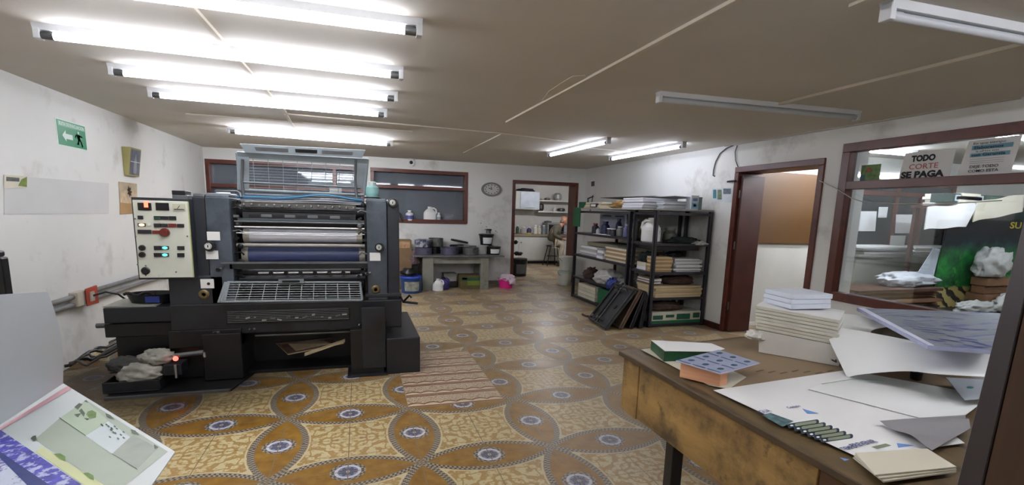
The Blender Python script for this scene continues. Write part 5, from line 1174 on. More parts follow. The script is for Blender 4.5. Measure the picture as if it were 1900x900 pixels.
# --- machine plates leaning on the shelving
def leaning(label, c0, c1, top_shift, w_th, m, knobs=False, name='steel_plate', hgt=None):
    a, b = Vector((*c0, 0.0)), Vector((*c1, 0.0)); s_ = Vector(top_shift)
    root = thing(name, label, 'machine plate', ((a+b)/2)[:])
    n = (b-a).cross(s_).normalized()*w_th
    if n.x < 0: n = -n
    lift = Vector((0, 0, max(0, -n.z)))
    a, b, = a+lift, b+lift
    mb = MB(); mb.hexa([a, b, b+n, a+n, a+s_, b+s_, b+s_+n, a+s_+n], m); mb.build('plate', root, bev=.008)
    nn = -n.normalized()
    def q(u, v, e=0): return a.lerp(b, u)+s_*v+nn*e
    mb = MB()
    for u in (.02, .98): mb.tube([q(u, .0, .015), q(u, 1.0, .015)], .014, m, 8)
    for v in (.02, .98): mb.tube([q(0, v, .015), q(1, v, .015)], .014, m, 8)
    mb.build('rim', root)
    if knobs:
        mb = MB(); mb.tube([q(.36, .0, .02), q(.36, 1.04, .02)], .018, BLK2, 8); mb.tube([q(.46, .0, .02), q(.46, 1.04, .02)], .010, STEELD, 8); mb.build('guide_rod', root)
        for u, v in ((.2, .1), (.45, .12), (.6, .14), (.25, .9), (.55, .88), (.7, .9), (.4, .82)):
            mb = MB(); p = q(u, v, .0); mb.tube([p, p+nn*.06], [.028, .02], STEELD, 10); mb.build('bolt', root)
        mb = MB(); p = q(.72, .5, .0); mb.tube([p, p+nn*.01], .035, BLK2, 14); mb.build('slot', root)
        mb = MB(); p = q(-.04, .04, .02); mb.tube([p, p+Vector((-.06, -.02, .01)), p+Vector((-.10, .02, .03))], .014, mat('rusty_hook', (92, 58, 52), .6), 8); mb.build('hook', root)
    return root
PLG = mat('plate_grey_steel', (66, 68, 70), .4, metal=.4, var=.3, scale=5, dirt=(34, 34, 34)); RUST = mat('rusty_plate', (92, 70, 54), .6, var=.4, scale=5, dirt=(44, 36, 32), dscale=6)
leaning('large grey machine plate with bolts leaning foremost by the shelving', (3.10, 6.20), (3.03, 5.58), (.44, .06, .50), .03, PLG, True)
leaning('rust-brown machine plate leaning behind the bolted grey one', (3.30, 6.15), (3.25, 5.58), (.30, .04, .50), .03, RUST)
leaning('black machine plate leaning third in the row by the shelving', (3.44, 6.10), (3.42, 5.60), (.20, .02, .49), .03, BLK2)
leaning('black machine plate standing last in the row, right against the shelving corner', (3.58, 6.05), (3.58, 5.62), (.07, .01, .46), .03, BLK)
# notices by the doorway, cables on the wall
pn = thing('wall_notice', 'white sheet with blue and green pictures taped left of the red-brown doorway', 'notice', (XR, 5.58, 1.70))
mb = MB(); mb.slab([at(1322, 374, 'x', XR-.003), at(1358, 376, 'x', XR-.003), at(1358, 348, 'x', XR-.003), at(1321, 350, 'x', XR-.003)], .002, mat('notice_white', (200, 206, 210), .7)); mb.build('sheet', pn)
for (x0, y0, x1, y1, c) in ((1323, 352, 1329, 368, (70, 130, 140)), (1331, 352, 1339, 370, (110, 130, 100)), (1342, 350, 1356, 360, (100, 112, 124))):
    mb = MB(); mb.slab([at(x0, y1, 'x', XR-.006), at(x1, y1, 'x', XR-.006), at(x1, y0, 'x', XR-.006), at(x0, y0, 'x', XR-.006)], .001, mat('np%d' % x0, c, .7, var=.5, scale=30)); mb.build('picture', pn)
CABL = mat('white_cable', (176, 174, 164), .6)
def wr(px, py, off=.015): return at(px, py, 'x', XR-off)
mb = MB(); mb.tube([wr(1345, 271), wr(1450, 254), wr(1560, 236), wr(1700, 213), wr(1830, 191), wr(1895, 181)], .010, CABL, 8); single(mb, 'ceiling_cable', 'thick pale cable running under the ceiling along the right wall', 'cable')
mb = MB(); mb.tube([wr(1360, 270), wr(1348, 275), wr(1336, 285), wr(1328, 300), wr(1324, 315), wr(1323, 326), wr(1326, 327)], .008, mat('grey_cable', (90, 90, 88), .6), 8); single(mb, 'hanging_cable', 'grey cable loop hanging down on the wall above the shelving end', 'cable')
mb = MB(); mb.tube([wr(1368, 270), wr(1364, 282), wr(1365, 298), wr(1370, 312)], .006, mat('grey_cable', (90, 90, 88)), 8); single(mb, 'hanging_cable', 'short grey cable dropping to the corner of the red-brown doorway', 'cable')
mb = MB(); a = wr(1350, 337, .02); mb.tube([a, a+Vector((-.03, -.12, .0)), a+Vector((-.05, -.2, .0))], .012, BLACKP, 8); single(mb, 'wall_hook', 'black hook on the wall at the left edge of the red-brown doorway', 'hook')
mb = MB(); mb.tube([wr(1520, 335, .03), wr(1552, 350, .03), wr(1580, 368, .03), wr(1600, 374, .03), wr(1660, 378, .03), wr(1740, 379, .03), wr(1860, 372, .03)], .0045, CABL, 6); single(mb, 'strung_wire', 'thin white cord sagging across the top of the shop window', 'cord')
# ------------------------------------------------------------------ board behind the doorway
BRD = mat('brown_hardboard', (88, 60, 24), .45, var=.18, scale=1.6, streak=(1, 1, .35), dirt=(70, 47, 20), dscale=1.2)
bb = thing('hardboard_panel', 'brown hardboard panel on the white wall seen through the red-brown doorway', 'panel', (5.7, 5.49, 1.17))
mb = MB(); mb.box((5.16, 5.46, 1.165), (6.34, 5.499, 2.125), BRD); mb.build('board', bb, bev=.003)
mb = MB(); mb.box((5.06, 5.45, 1.15), (5.155, 5.499, 2.14), BROWN_D); mb.build('side_post', bb)
mb = MB(); mb.box((5.0, 5.48, 0), (11, 5.5, .05), WALL); struct(mb, 'baseboard_cutting_room')
bpy.data.objects['baseboard_cutting_room'].name = 'trim_14'
# ------------------------------------------------------------------ signs on the window glass
GXX = XR+.048
def wg(px, py, o=0.0): return at(px, py, 'x', GXX-o)
SIGNP = mat('sign_paper', (208, 208, 204), .7, var=.04)
s1 = thing('paper_sign', 'white paper sign reading TODO CORTE SE PAGA on the upper window pane', 'sign', (GXX, 3.12, 1.88))
mb = MB(); P = [Vector((GXX, 3.325, 1.885)), Vector((GXX, 2.915, 1.875)), Vector((GXX, 2.905, 2.108)), Vector((GXX, 3.30, 2.115))]; mb.slab(P, .002, SIGNP); mb.build('sheet', s1)
RED = mat('red_outline', (176, 84, 80), .6)
for txt, y0, z0, sz, w, m, bo in (('TODO', 3.235, 2.035, .068, .19, INK, .004), ('CORTE', 3.25, 1.968, .062, .235, RED, .0005), ('SE PAGA', 3.305, 1.897, .072, .345, INK, .004)):
    v_, f_, m_ = text_mesh(txt, sz, m, (GXX-.001, y0, z0), (0, -1, 0), (0, 0, 1), w, bo)
    mb = MB(); mb.add(v_, f_, m_); mb.build('lettering', s1)
s2 = thing('paper_sign', 'white paper sign with blue highlighted lines and DEJE TODO COMO ESTA on the window', 'sign', (GXX, 2.66, 1.88))
mb = MB(); P = [Vector((GXX, 2.865, 1.885)), Vector((GXX, 2.515, 1.89)), Vector((GXX, 2.485, 2.165)), Vector((GXX, 2.82, 2.16))]; mb.slab(P, .002, SIGNP); mb.build('sheet', s2)
HL = mat('blue_highlight', (104, 150, 166), .6); DT = mat('dark_teal_print', (36, 66, 82), .6)
for y0, y1, z0, z1 in ((2.79, 2.53, 2.085, 2.118), (2.795, 2.54, 2.03, 2.06)):
    mb = MB(); mb.box((GXX-.0035, y1, z0), (GXX-.002, y0, z1), HL); mb.build('highlight', s2)
for txt, y0, z0, sz, w, m, bo in (('En que tiempo', 2.785, 2.125, .026, .21, INK, 0), ('Elaboramos', 2.775, 2.091, .03, .19, DT, .001), ('le ofrece esta', 2.76, 2.066, .022, .15, INK, 0), ('con Garantia', 2.785, 2.036, .03, .22, DT, .001), ('DEJE TODO', 2.785, 1.945, .030, .19, INK, .0003), ('COMO ESTA', 2.79, 1.912, .030, .20, INK, .0003)):
    v_, f_, m_ = text_mesh(txt, sz, m, (GXX-.004, y0, z0), (0, -1, 0), (0, 0, 1), w, bo)
    mb = MB(); mb.add(v_, f_, m_); mb.build('lettering', s2)
for z in (2.012, 1.995, 1.98):
    mb = MB(); mb.box((GXX-.0035, 2.57, z), (GXX-.002, 2.79, z+.003), mat('faint_line', (150, 150, 150), .7)); mb.build('printed_line', s2)
s3 = thing('colour_card', 'small colourful card with red and green print in the corner of the upper pane', 'card', (GXX, 3.57, 1.88))
mb = MB(); mb.slab([wg(1595, 336), wg(1631, 333), wg(1635, 304), wg(1599, 307)], .002, mat('card_green', (100, 128, 70), .6, var=.5, scale=25)); mb.build('sheet', s3)
mb = MB(); c = wg(1612, 316, .003); mb.blob((c.x, c.y, c.z-.012), (.004, .06, .045), mat('card_red', (160, 80, 60), .6), 3, .2, 2, 2); mb.build('fruit_picture', s3)
mb = MB(); mb.slab([wg(1597, 335, .003), wg(1604, 335, .003), wg(1605, 324, .003), wg(1598, 325, .003)], .001, mat('card_blue', (56, 90, 110), .6)); mb.build('blue_corner', s3)
# ------------------------------------------------------------------ cutting room furniture
cn = thing('paper_counter', 'pale counter along the far wall of the cutting room behind the shop window', 'counter', (7.4, 5.2, 0))
mb = MB(); mb.box((6.40, 4.95, 0), (8.8, 5.47, 1.03), mat('pale_counter', (168, 170, 158), .6, var=.06)); mb.build('body', cn, bev=.005)
mb = MB(); mb.box((6.37, 4.9, 1.03), (8.85, 5.47, 1.06), mat('counter_top', (150, 150, 140), .6)); mb.build('top', cn, bev=.004)
dw = thing('interior_window', 'dark window with red-brown frame on the far wall of the cutting room', 'window', (7.8, 5.5, 1.1))
mb = MB(); frame(mb, 'y', 5.46, 6.75, 8.95, 1.10, 2.12, .07, .035, BROWN, (1.92,), (7.72,)); mb.box((8.2, 5.455, 1.1), (8.3, 5.49, 1.95), BROWN); mb.build('frame', dw)
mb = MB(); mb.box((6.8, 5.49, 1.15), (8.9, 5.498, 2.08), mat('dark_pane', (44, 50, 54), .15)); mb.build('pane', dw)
for k, (x0, y0, x1, y1, lab) in enumerate(((1593, 392, 1627, 429, 'large white sheet taped on the dark interior window, left one'), (1629, 384, 1648, 404, 'smallest white note taped at the top of the dark interior window'), (1661, 398, 1694, 433, 'white sheet taped right of the middle post of the dark interior window'), (1651, 437, 1681, 455, 'white note leaning on the papers below the middle post'))):
    mb = MB(); mb.slab([at(x0, y1, 'y', 5.44), at(x1-3, y1, 'y', 5.44), at(x1, y0, 'y', 5.44), at(x0+2, y0, 'y', 5.44)], .003, PAPER); single(mb, 'taped_sheet', lab, 'sheet')
pile('paper_heap', 'long messy heap of white papers on the pale counter in the cutting room', 'paper', (6.48, 4.95, 1.062), (7.3, 5.40, 1.17), 6, PAPER, mat('heap_grey', (150, 150, 146), .8), 41, .08, .02)
pile('paper_heap', 'second messy heap of white papers at the right of the pale counter', 'paper', (7.42, 4.95, 1.062), (8.5, 5.40, 1.16), 5, PAPER2, PAPER, 42, .06, .02)
lt = thing('low_table', 'low dark table in the cutting room carrying brown board and the poster', 'table', (6.6, 4.3, 0))
mb = MB(); mb.box((5.05, 3.95, .36), (8.9, 4.72, .40), BLK2); mb.build('top', lt, bev=.004)
for x in (5.1, 8.8):
    for y in (4.0, 4.66): mb = MB(); mb.box((x, y, 0), (x+.05, y+.05, .36), BLK2); mb.build('leg', lt)
pile('cardboard_stack', 'stack of folded brown cardboard on the low table behind the shop window', 'cardboard', (5.55, 4.25, .402), (7.0, 4.70, .70), 11, mat('brown_board', (122, 84, 56), .85, var=.25, scale=6), mat('brown_board_dark', (76, 50, 38), .85, var=.3), 43, .05, .01)
cloth('plastic_wrap', 'crumpled clear white plastic on top of the brown cardboard stack', 'plastic', (6.72, 4.48, .71), (.95, .35, .22), mat('clear_plastic', (196, 200, 206), .3, var=.15, bump=.7), 44, .35)
mb = MB(); mb.slab([(6.75, 4.42, .80), (7.12, 4.44, .72), (7.2, 4.46, 1.18), (7.05, 4.44, 1.2)], .006, PAPERG); single(mb, 'curled_sheet', 'narrow white sheet standing left of the tiger poster', 'sheet')
# tiger poster
po = thing('jungle_poster', 'large dark green jungle poster with a striped animal at its foot in the cutting room', 'poster', (8.0, 4.45, .40))
m = bpy.data.materials.new('jungle_print'); m.use_nodes = True; S.nt = m.node_tree; nt = m.node_tree; b = nt.nodes['Principled BSDF']; b.inputs['Roughness'].default_value = .5
tc = nt.nodes.new('ShaderNodeTexCoord'); sp = nt.nodes.new('ShaderNodeSeparateXYZ'); nt.links.new(tc.outputs['Object'], sp.inputs[0])
X, Z = S(sp.outputs[0]), S(sp.outputs[2])
n1 = snoise(tc.outputs['Object'], 5.0, 5, .6); n2 = snoise(tc.outputs['Object'], 9.0, 5, .6)
fol = smix(smap(n1, .35, .65), (10, 40, 30), (30, 130, 50)); fol = smix(smap(n2, .55, .7)*.5, fol, (110, 190, 70))
sky = smix(smap(n1, .4, .7), (12, 16, 26), (28, 60, 70))
c = smix(smap(Z+(n2-.5)*.3, .68, .86), fol, sky); c = smix(smap(Z, .86, 1.0), c, (12, 14, 20))
st_ = ((X*24.0+Z*34.0+(n1-.5)*9.0).sin()).gt(.30)
tig = smix(st_, (168, 150, 92), (36, 32, 26)); tig = smix(smap(X+(n2-.5)*.3, .25, .6), tig, (166, 120, 70))
c = smix(smap(Z+(n1-.5)*.1-X*.03, .30, .28), c, tig)
nt.links.new(c, b.inputs['Base Color'])
POSM = m
mb = MB(); mb.slab([(7.18, 4.45, .402), (9.2, 4.45, .402), (9.2, 4.45, 1.75), (7.26, 4.45, 1.75)], .02, POSM); o = mb.build('print', po)
v_, f_, m_ = text_mesh('SU', .12, mat('gold_print', (190, 170, 60), .5), (8.45, 4.447, 1.47), (1, 0, 0), (0, 0, 1), .24, .003); mb = MB(); mb.add(v_, f_, m_); mb.build('lettering', po)
# shelf above the poster with draped sheets and the green box
mb = MB(); mb.box((6.9, 4.15, 1.70), (10.4, 4.7, 1.73), BROWN_D); sh = single(mb, 'wall_shelf', 'brown shelf above the jungle poster in the cutting room', 'shelf')
for x in (6.95, 10.3): mb = MB(); mb.box((x, 4.66, 0), (x+.05, 4.70, 1.70), BROWN_D); single(mb, 'shelf_post', ('left' if x < 8 else 'right')+' brown post carrying the shelf above the jungle poster', 'post')
def ap(px, py, y=4.12): return at(px, py, 'y', y)
def drape(label, pts, m=PAPER):
    mb = MB(); A, B, C, D = [ap(*p) for p in pts]; mb.grid(A, B, C, D, 14, 8, m, lambda u, v: Vector((0, .02*math.sin(u*7)*(1-v), .006*math.sin(u*11))), t=.012); single(mb, 'draped_sheet', label, 'sheet')
drape('wide white sheet hanging over the shelf above the jungle poster, left one', ((1716, 426), (1795, 420), (1815, 378), (1722, 384)))
drape('long white sheet hanging over the shelf above the jungle poster, right one', ((1806, 412), (1900, 392), (1900, 360), (1812, 375)), PAPER2)
carton('green_label_box', 'dark green box with a white framed label on the shelf in the cutting room', 'box', (ap(1782, 370).x, 4.2, 1.765), (ap(1782, 370).x+1.2, 4.45, 1.87), mat('dark_green_box', (28, 52, 44), .6), prints=((.03, .15, .45, .85, PAPERG, 'y'), (.05, .3, .43, .7, mat('label_dark', (50, 60, 56), .6, var=.5, scale=30), 'y'), (.55, .2, .7, .8, GREEN, 'y')))
pile('shelf_paper_pile', 'white paper pile on the shelf left of the green box', 'paper', (6.95, 4.2, 1.732), (7.3, 4.6, 1.88), 4, PAPER2, PAPER, 47, .03, .01)
for k, (px, py, w, h, lab) in enumerate(((1855, 492, .5, .30, 'upper white plastic bag lying on the wooden blocks before the jungle poster'), (1858, 560, .75, .26, 'heap of white plastic bags at the foot of the jungle poster'))):
    p = ap(px, py, 4.2); cloth('plastic_bag', lab, 'bag', (p.x, 4.28 if k == 0 else 4.08, .84 if k == 0 else .402), (w*1.0, .3 if k == 0 else .22, .5 if k == 0 else h*1.3), PBAG, 51+k, .35)
p = ap(1850, 520, 4.2); pile('wood_blocks', 'brown wooden blocks under the white plastic at the right of the cutting room table', 'wood', (p.x-.15, 4.22, .402), (p.x+.35, 4.40, .83), 4, mat('brown_block', (128, 92, 62), .7), KRAFTD, 52, .03)
cloth('pale_wrap', 'pale wrapping lying low before the striped animal on the poster', 'wrapping', (7.45, 4.1, .402), (.7, .22, .2), PBAG, 55, .3)

# ------------------------------------------------------------------ the work table in the foreground
TZ = .85
TW = bpy.data.materials.new('raw_plywood'); TW.use_nodes = True; S.nt = nt = TW.node_tree; b = nt.nodes['Principled BSDF']; b.inputs['Roughness'].default_value = .6
tc = nt.nodes.new('ShaderNodeTexCoord'); mp_ = nt.nodes.new('ShaderNodeMapping'); mp_.inputs['Scale'].default_value = (2, 1.2, 7); nt.links.new(tc.outputs['Object'], mp_.inputs[0])
n1 = snoise(mp_.outputs[0], 1.4, 7, .65); n2 = snoise(tc.outputs['Object'], 3.2, 7, .7); n3 = snoise(tc.outputs['Object'], 14.0, 4, .6)
c = smix(smap(n1, .3, .7), (124, 96, 54), (178, 142, 84)); c = smix(smap(n2, .44, .62)*.85, c, (62, 52, 36)); c = smix(smap(n3, .60, .70)*.6, c, (50, 40, 30)); nt.links.new(c, b.inputs['Base Color'])
TTOP = mat('table_top_wood', (104, 86, 58), .5, var=.25, scale=5, dirt=(62, 52, 38), dscale=4, streak=(4, .6, 1))
TEDGE = mat('table_edge', (76, 60, 40), .5, var=.3, scale=9)
tb = thing('work_table', 'large worktable with stained plywood apron in the right foreground', 'table', (1.98, 1.4, 0))
mb = MB(); mb.hexa([(1.195, .60, TZ-.022), (2.75, .60, TZ-.022), (2.75, 2.26, TZ-.022), (1.195, 2.045, TZ-.022), (1.195, .60, TZ), (2.75, .60, TZ), (2.75, 2.26, TZ), (1.195, 2.045, TZ)], TTOP); mb.box((1.19, .6, TZ-.024), (1.196, 2.045, TZ-.001), TEDGE); mb.build('tabletop', tb, bev=.003)
mb = MB(); mb.box((1.212, .96, .565), (1.235, 1.885, TZ-.024), TW); mb.build('apron', tb, bev=.003)
mb = MB(); mb.box((1.212, 1.892, .558), (1.235, 2.03, TZ-.024), TW); mb.build('apron', tb, bev=.003)
mb = MB(); mb.box((1.212, .64, .565), (1.235, .953, TZ-.024), mat('apron_dark', (84, 54, 34), .6, var=.3, scale=4)); mb.build('apron', tb, bev=.003)
mb = MB(); mb.hexa([(1.235, 2.0, .56), (2.7, 2.2, .56), (2.7, 2.225, .56), (1.235, 2.025, .56), (1.235, 2.0, TZ-.024), (2.7, 2.2, TZ-.024), (2.7, 2.225, TZ-.024), (1.235, 2.025, TZ-.024)], TW); mb.build('apron', tb)
for x, y in ((1.26, 1.66), (2.6, 1.9), (1.26, .70), (2.6, .70)): mb = MB(); mb.box((x, y, 0), (x+.055, y+.055, TZ-.024), BLACKP); mb.build('leg', tb, bev=.004)
def tz(px, py, z): return at(px, py, 'z', z)
def sheet(name, label, cat, pts, z, t, m, mtop=None, group=None):
    mb = MB(); P = [tz(x, y, z+t) for x, y in pts]; mb.slab(P, t, m, mtop); return single(mb, name, label, cat, group)
# cardboard covering the table
mb = MB(); P = [tz(*p, TZ+.004) for p in ((1365, 702), (1290, 672), (1228, 652), (1345, 618), (1560, 640), (1600, 690), (1560, 712), (1430, 722))]
P = [Vector((1.30, 1.50, TZ+.004)), Vector((2.3, 1.2, TZ+.004)), Vector((2.65, 2.18, TZ+.004)), Vector((1.62, 2.07, TZ+.004))]
mb.slab(P, .003, mat('table_cardboard', (138, 118, 92), .85, var=.1, scale=2)); 
o = single(mb, 'cardboard_sheet', 'large flat brown cardboard sheet covering the middle of the worktable', 'cardboard')
mb = MB()
for k in range(7):
    a = tz(1405+k*22, 690+2*(k % 3), TZ+.0055); q = Vector((.05, .012, 0)); w = Vector((-.002, .008, 0)); mb.poly([a, a+q, a+q+w, a+w], mat('faded_print', (96, 78, 58), .8))
mb.build('faded_print', o)
sheet('white_sheet', 'narrow white sheet along the table edge beneath the orange pad', 'sheet', ((1190, 649), (1222, 644), (1300, 660), (1385, 700), (1352, 722), (1315, 715)), TZ+.0045, .001, PAPER2)
# green edged pad
gp = thing('bound_pad', 'pad with green rounded binding and blank white top on the worktable', 'pad', tz(1260, 655, TZ+.006)[:])
GPT = mat('pad_green', (16, 76, 44), .35, var=.3, scale=20)
zt = TZ+.054; Pg = [(1233, 652), (1312, 650), (1333, 641), (1318, 637), (1208, 631)]
mb = MB(); mb.slab([tz(x, y, zt) for x, y in Pg], .048, GPT); mb.build('block', gp, bev=.003)
mb = MB(); mb.slab([tz(x, y, zt+.0025) for x, y in ((1234, 651), (1326, 652), (1345, 647), (1320, 637), (1208, 631))], .002, PAPER); mb.build('top_sheet', gp)
# orange pad and printed cards
op = thing('orange_pad', 'block of orange edged paper under the blue-grey printed sheet', 'pad', tz(1310, 690, TZ+.006)[:])
ORG = mat('orange_edges', (236, 176, 136), .7, var=.12, scale=5, streak=(1, 1, 20))
zt = TZ+.070
mb = MB(); mb.slab([tz(1263, 672, zt), tz(1338, 688, zt), tz(1352, 684, zt), tz(1300, 662, zt)], .063, ORG); mb.build('block', op, bev=.002)
cd = thing('printed_sheet', 'blue-grey sheet printed with nine small cards lying on the orange pad', 'printed sheet', tz(1330, 670, zt)[:])
CG = mat('card_blue_grey', (150, 156, 180), .6, var=.1); CB = mat('card_blue', (70, 78, 130), .6, var=.3, scale=40)
Q = [tz(1337, 693, zt+.004), tz(1410, 673, zt+.004), tz(1334, 649, zt+.004), tz(1254, 669, zt+.004)]
mb = MB(); mb.slab(Q, .004, mat('card_edge', (190, 190, 214), .6), CG); mb.build('sheet', cd)
def bil(Q, u, v, e=.001): 
    A, B, C, D = Q; p = A.lerp(B, u).lerp(D.lerp(C, u), v); n = (B-A).cross(D-A).normalized(); return p+n*e
mb = MB()
for i in range(3):
    for j in range(3):
        u0, v0 = i/3+.02, j/3+.03
        mb.poly([bil(Q, u0, v0), bil(Q, u0+.03, v0), bil(Q, u0+.03, v0+.28), bil(Q, u0, v0+.28)], CB)
        c0 = (u0+.17, v0+.14)
        mb.poly([bil(Q, c0[0]+.06*math.cos(t), c0[1]+.06*math.sin(t)) for t in [k*math.pi/5 for k in range(10)]], CB)
mb.build('card_print', cd)
# tall stack of bundled paper
e1 = Vector((2.043-1.851, 1.592-1.864, 0)).normalized(); e2 = Vector((-e1.y, e1.x, 0)); base = Vector((1.845, 1.868, 0))
def bundle(label, z, t, w, d, sh, m, cat='paper', name='paper_bundle', curve=0.0, grp=None, side=None):
    o = base+e1*sh[0]+e2*sh[1]; mb = MB(); n = 10; vs = []
    A, B, C, D = o+Vector((0, 0, z)), o+e1*w+Vector((0, 0, z-.018)), o+e1*w+e2*d+Vector((0, 0, z-.018)), o+e2*d+Vector((0, 0, z))
    up = Vector((0, 0, t)); mb.hexa([A, B, C, D, A+up, B+up, C+up, D+up], side or m)
    mb.poly([p+up+Vector((0, 0, .0004)) for p in (A, B, C, D)], m); return single(mb, name, label, cat, grp, bev=.002)
WRAP = mat('wrapped_packet', (204, 200, 192), .5, var=.06, scale=6, bump=.5)
mb = MB(); o = base+e1*.012; A, B, C, D = [p+Vector((0, 0, TZ+.006)) for p in (o, o+e1*.33, o+e1*.33+e2*.30, o+e2*.30)]
mb.hexa([A, B, C, D]+[p+Vector((0, 0, .092+.012*k)) for k, p in zip((1.4, 0, 0, 1.4), (A-e1*.01, B+e1*.01, C, D))], WRAP); mb.blob((A.x-.0, A.y+.03, A.z+.06), (.10, .10, .06), WRAP, 3, .3, 2, 3); mb.tube([B+Vector((-.05, -.0, .035)), B+Vector((-.02, .0, .022)), B+Vector((.0, .02, .03))], .004, BLACKP, 6)
single(mb, 'wrapped_packet', 'large white wrapped packet at the bottom of the paper stack on the worktable', 'packet', bev=.008)
names = ['lowest', 'second', 'third', 'fourth', 'fifth', 'sixth', 'seventh']
for k in range(7):
    z = TZ+.006+.113+.0165*k
    r1 = random.Random(k+5); bundle('%s cream-edged paper block counted upwards from the white wrapped packet' % names[k], z, .0145, .345-.004*(k % 2), .30, (-.012-.002*k+r1.uniform(-.003, .003), r1.uniform(-.004, .004)), PAPER, side=mat('cream_edge', (206, 202, 186), .8))
zb = TZ+.006+.113+.0165*7-.004
def fm(z, px, py): return at(px, py, 'z', z)
N0, N1, N2, N3 = fm(zb, 1416, 560), fm(zb, 1468, 574), fm(zb, 1541, 572), None
N3 = N0+(N2-N1)
for k in range(3):
    z = zb+.0005+.023*k; off = Vector((.004*(k-1), .003*((k*2) % 3-1), 0)); P = [Vector((p.x, p.y, z))+off for p in (N0, N1, N2, N3)]; up = Vector((0, 0, .022)); mb = MB(); mb.hexa(P+[p+up for p in P], mat('bluish_paper', (206, 212, 222), .75, var=.03)); single(mb, 'paper_ream', ('bottom', 'middle', 'top')[k]+' bluish white ream of the three on top of the paper stack', 'paper', bev=.0015)
# printed blue sheets raised on a block
zq = 1.085
cx_ = Vector((2.3, 1.38, 0)); mb = MB(); qs = [Vector(p) for p in ((2.24, 1.56, 0), (2.60, 1.40, 0), (2.72, 1.55, 0), (2.36, 1.70, 0))]; mb.hexa([Vector((p.x, p.y, TZ+.0075)) for p in qs]+[Vector((p.x, p.y, zq-.016)) for p in qs], mat('grey_board_block', (120, 112, 100), .8, var=.1)); single(mb, 'board_block', 'grey-brown block of board holding up the blue printed sheets', 'block')
bs = thing('printed_sheets', 'raised stack of blue and grey printed sheets at the right of the worktable', 'printed sheets', Vector((cx_.x, cx_.y, zq-.025))[:])
BP = mat('blue_grey_print', (118, 124, 132), .5, var=.2, scale=2, dirt=(60, 66, 128), dscale=2.2, dlo=.52, dhi=.62, streak=(1.2, 9, 1))
QQ = [fm(zq, 1722, 641), fm(zq, 1850, 651), fm(zq, 1856, 581), fm(zq, 1590, 571)]
mb = MB(); mb.slab(QQ, .014, mat('print_edges', (170, 176, 206), .6, var=.15, scale=20), BP); mb.build('stack', bs)
mb = MB(); mb.poly([bil(QQ, 0, 0), bil(QQ, .10, 0), bil(QQ, .05, 1), bil(QQ, 0, 1)], mat('white_margin', (200, 204, 222), .6))
DB = mat('deep_blue_print', (64, 68, 140), .55, var=.2, scale=12)
r1 = random.Random(9)
for k in range(26):
    u, v = r1.uniform(.15, .85), r1.uniform(.05, .95); w = r1.uniform(.08, .3); h = r1.uniform(.006, .016)
    mb.poly([bil(QQ, u, v, .0012), bil(QQ, min(1, u+w), max(0, v-.03), .0012), bil(QQ, min(1, u+w), v+h-.03 if v+h < 1 else 1, .0012), bil(QQ, u, min(1, v+h), .0012)], DB)
mb.build('print', bs)
# big curled sheet
def loft(rows, m, nu=24, nv=16, t=.0015):
    "smooth sheet through rows of points"
    def cr(P, t_):
        n = len(P)-1; x = min(max(t_*n, 0), n-1e-6); i = int(x); f = x-i; g = lambda k: P[min(max(k, 0), n)]
        a, b_, c_, d_ = g(i-1), g(i), g(i+1), g(i+2)
        return .5*((2*b_)+(c_-a)*f+(2*a-5*b_+4*c_-d_)*f*f+(3*b_-a-3*c_+d_)*f*f*f)
    mb = MB(); vs = []
    for j in range(nv+1):
        rowp = [cr([r[i] for r in rows], j/nv) for i in range(len(rows[0]))]
        for i in range(nu+1): vs.append(cr(rowp, i/nu))
    w = nu+1; fs = [(j*w+i, j*w+i+1, (j+1)*w+i+1, (j+1)*w+i) for j in range(nv) for i in range(nu)]
    mb.add(vs, fs, m, True); mb.add([p-Vector((0, 0, t)) for p in vs], [tuple(reversed(f)) for f in fs], m, True)
    rim = [i for i in range(w)]+[j*w+nu for j in range(1, nv+1)]+[nv*w+i for i in range(nu-1, -1, -1)]+[j*w for j in range(nv-1, 0, -1)]; k = len(rim)
    mb.add([vs[i] for i in rim]+[vs[i]-Vector((0, 0, t)) for i in rim], [(i, i+k, (i+1) % k+k, (i+1) % k) for i in range(k)], m); return mb
WSH = mat('big_white_sheet', (226, 228, 226), .6, var=.02, scale=1.5)
rows = [[(1572, 700, .862), (1600, 694, .90), (1680, 688, .955), (1745, 694, .985), (1850, 700, .985)],
        [(1555, 665, .915), (1600, 664, .95), (1690, 662, .995), (1760, 666, 1.015), (1850, 672, 1.015)],
        [(1538, 628, .975), (1590, 632, .995), (1690, 640, 1.03), (1760, 648, 1.04), (1850, 655, 1.04)],
        [(1537, 606, 1.02), (1585, 612, 1.025), (1640, 622, 1.035), (1720, 636, 1.05), (1850, 647, 1.05)]]
rows = [[fm(z, x, y) for x, y, z in r] for r in rows]
single(loft(rows, WSH), 'curled_sheet', 'large blank white sheet arching up from the worktable beside the paper stack', 'sheet')
rows = [[(1537, 606, 1.002), (1570, 610, 1.004), (1612, 616, 1.008)], [(1545, 592, 1.03), (1580, 598, 1.035), (1625, 610, 1.03)], [(1562, 582, 1.055), (1598, 586, 1.06), (1650, 606, 1.045)]]
rows = [[fm(z, x, y) for x, y, z in r] for r in rows]
single(loft(rows, WSH, 10, 8), 'sheet_corner', 'turned-up white sheet corner tucked under the blue printed sheets', 'sheet')
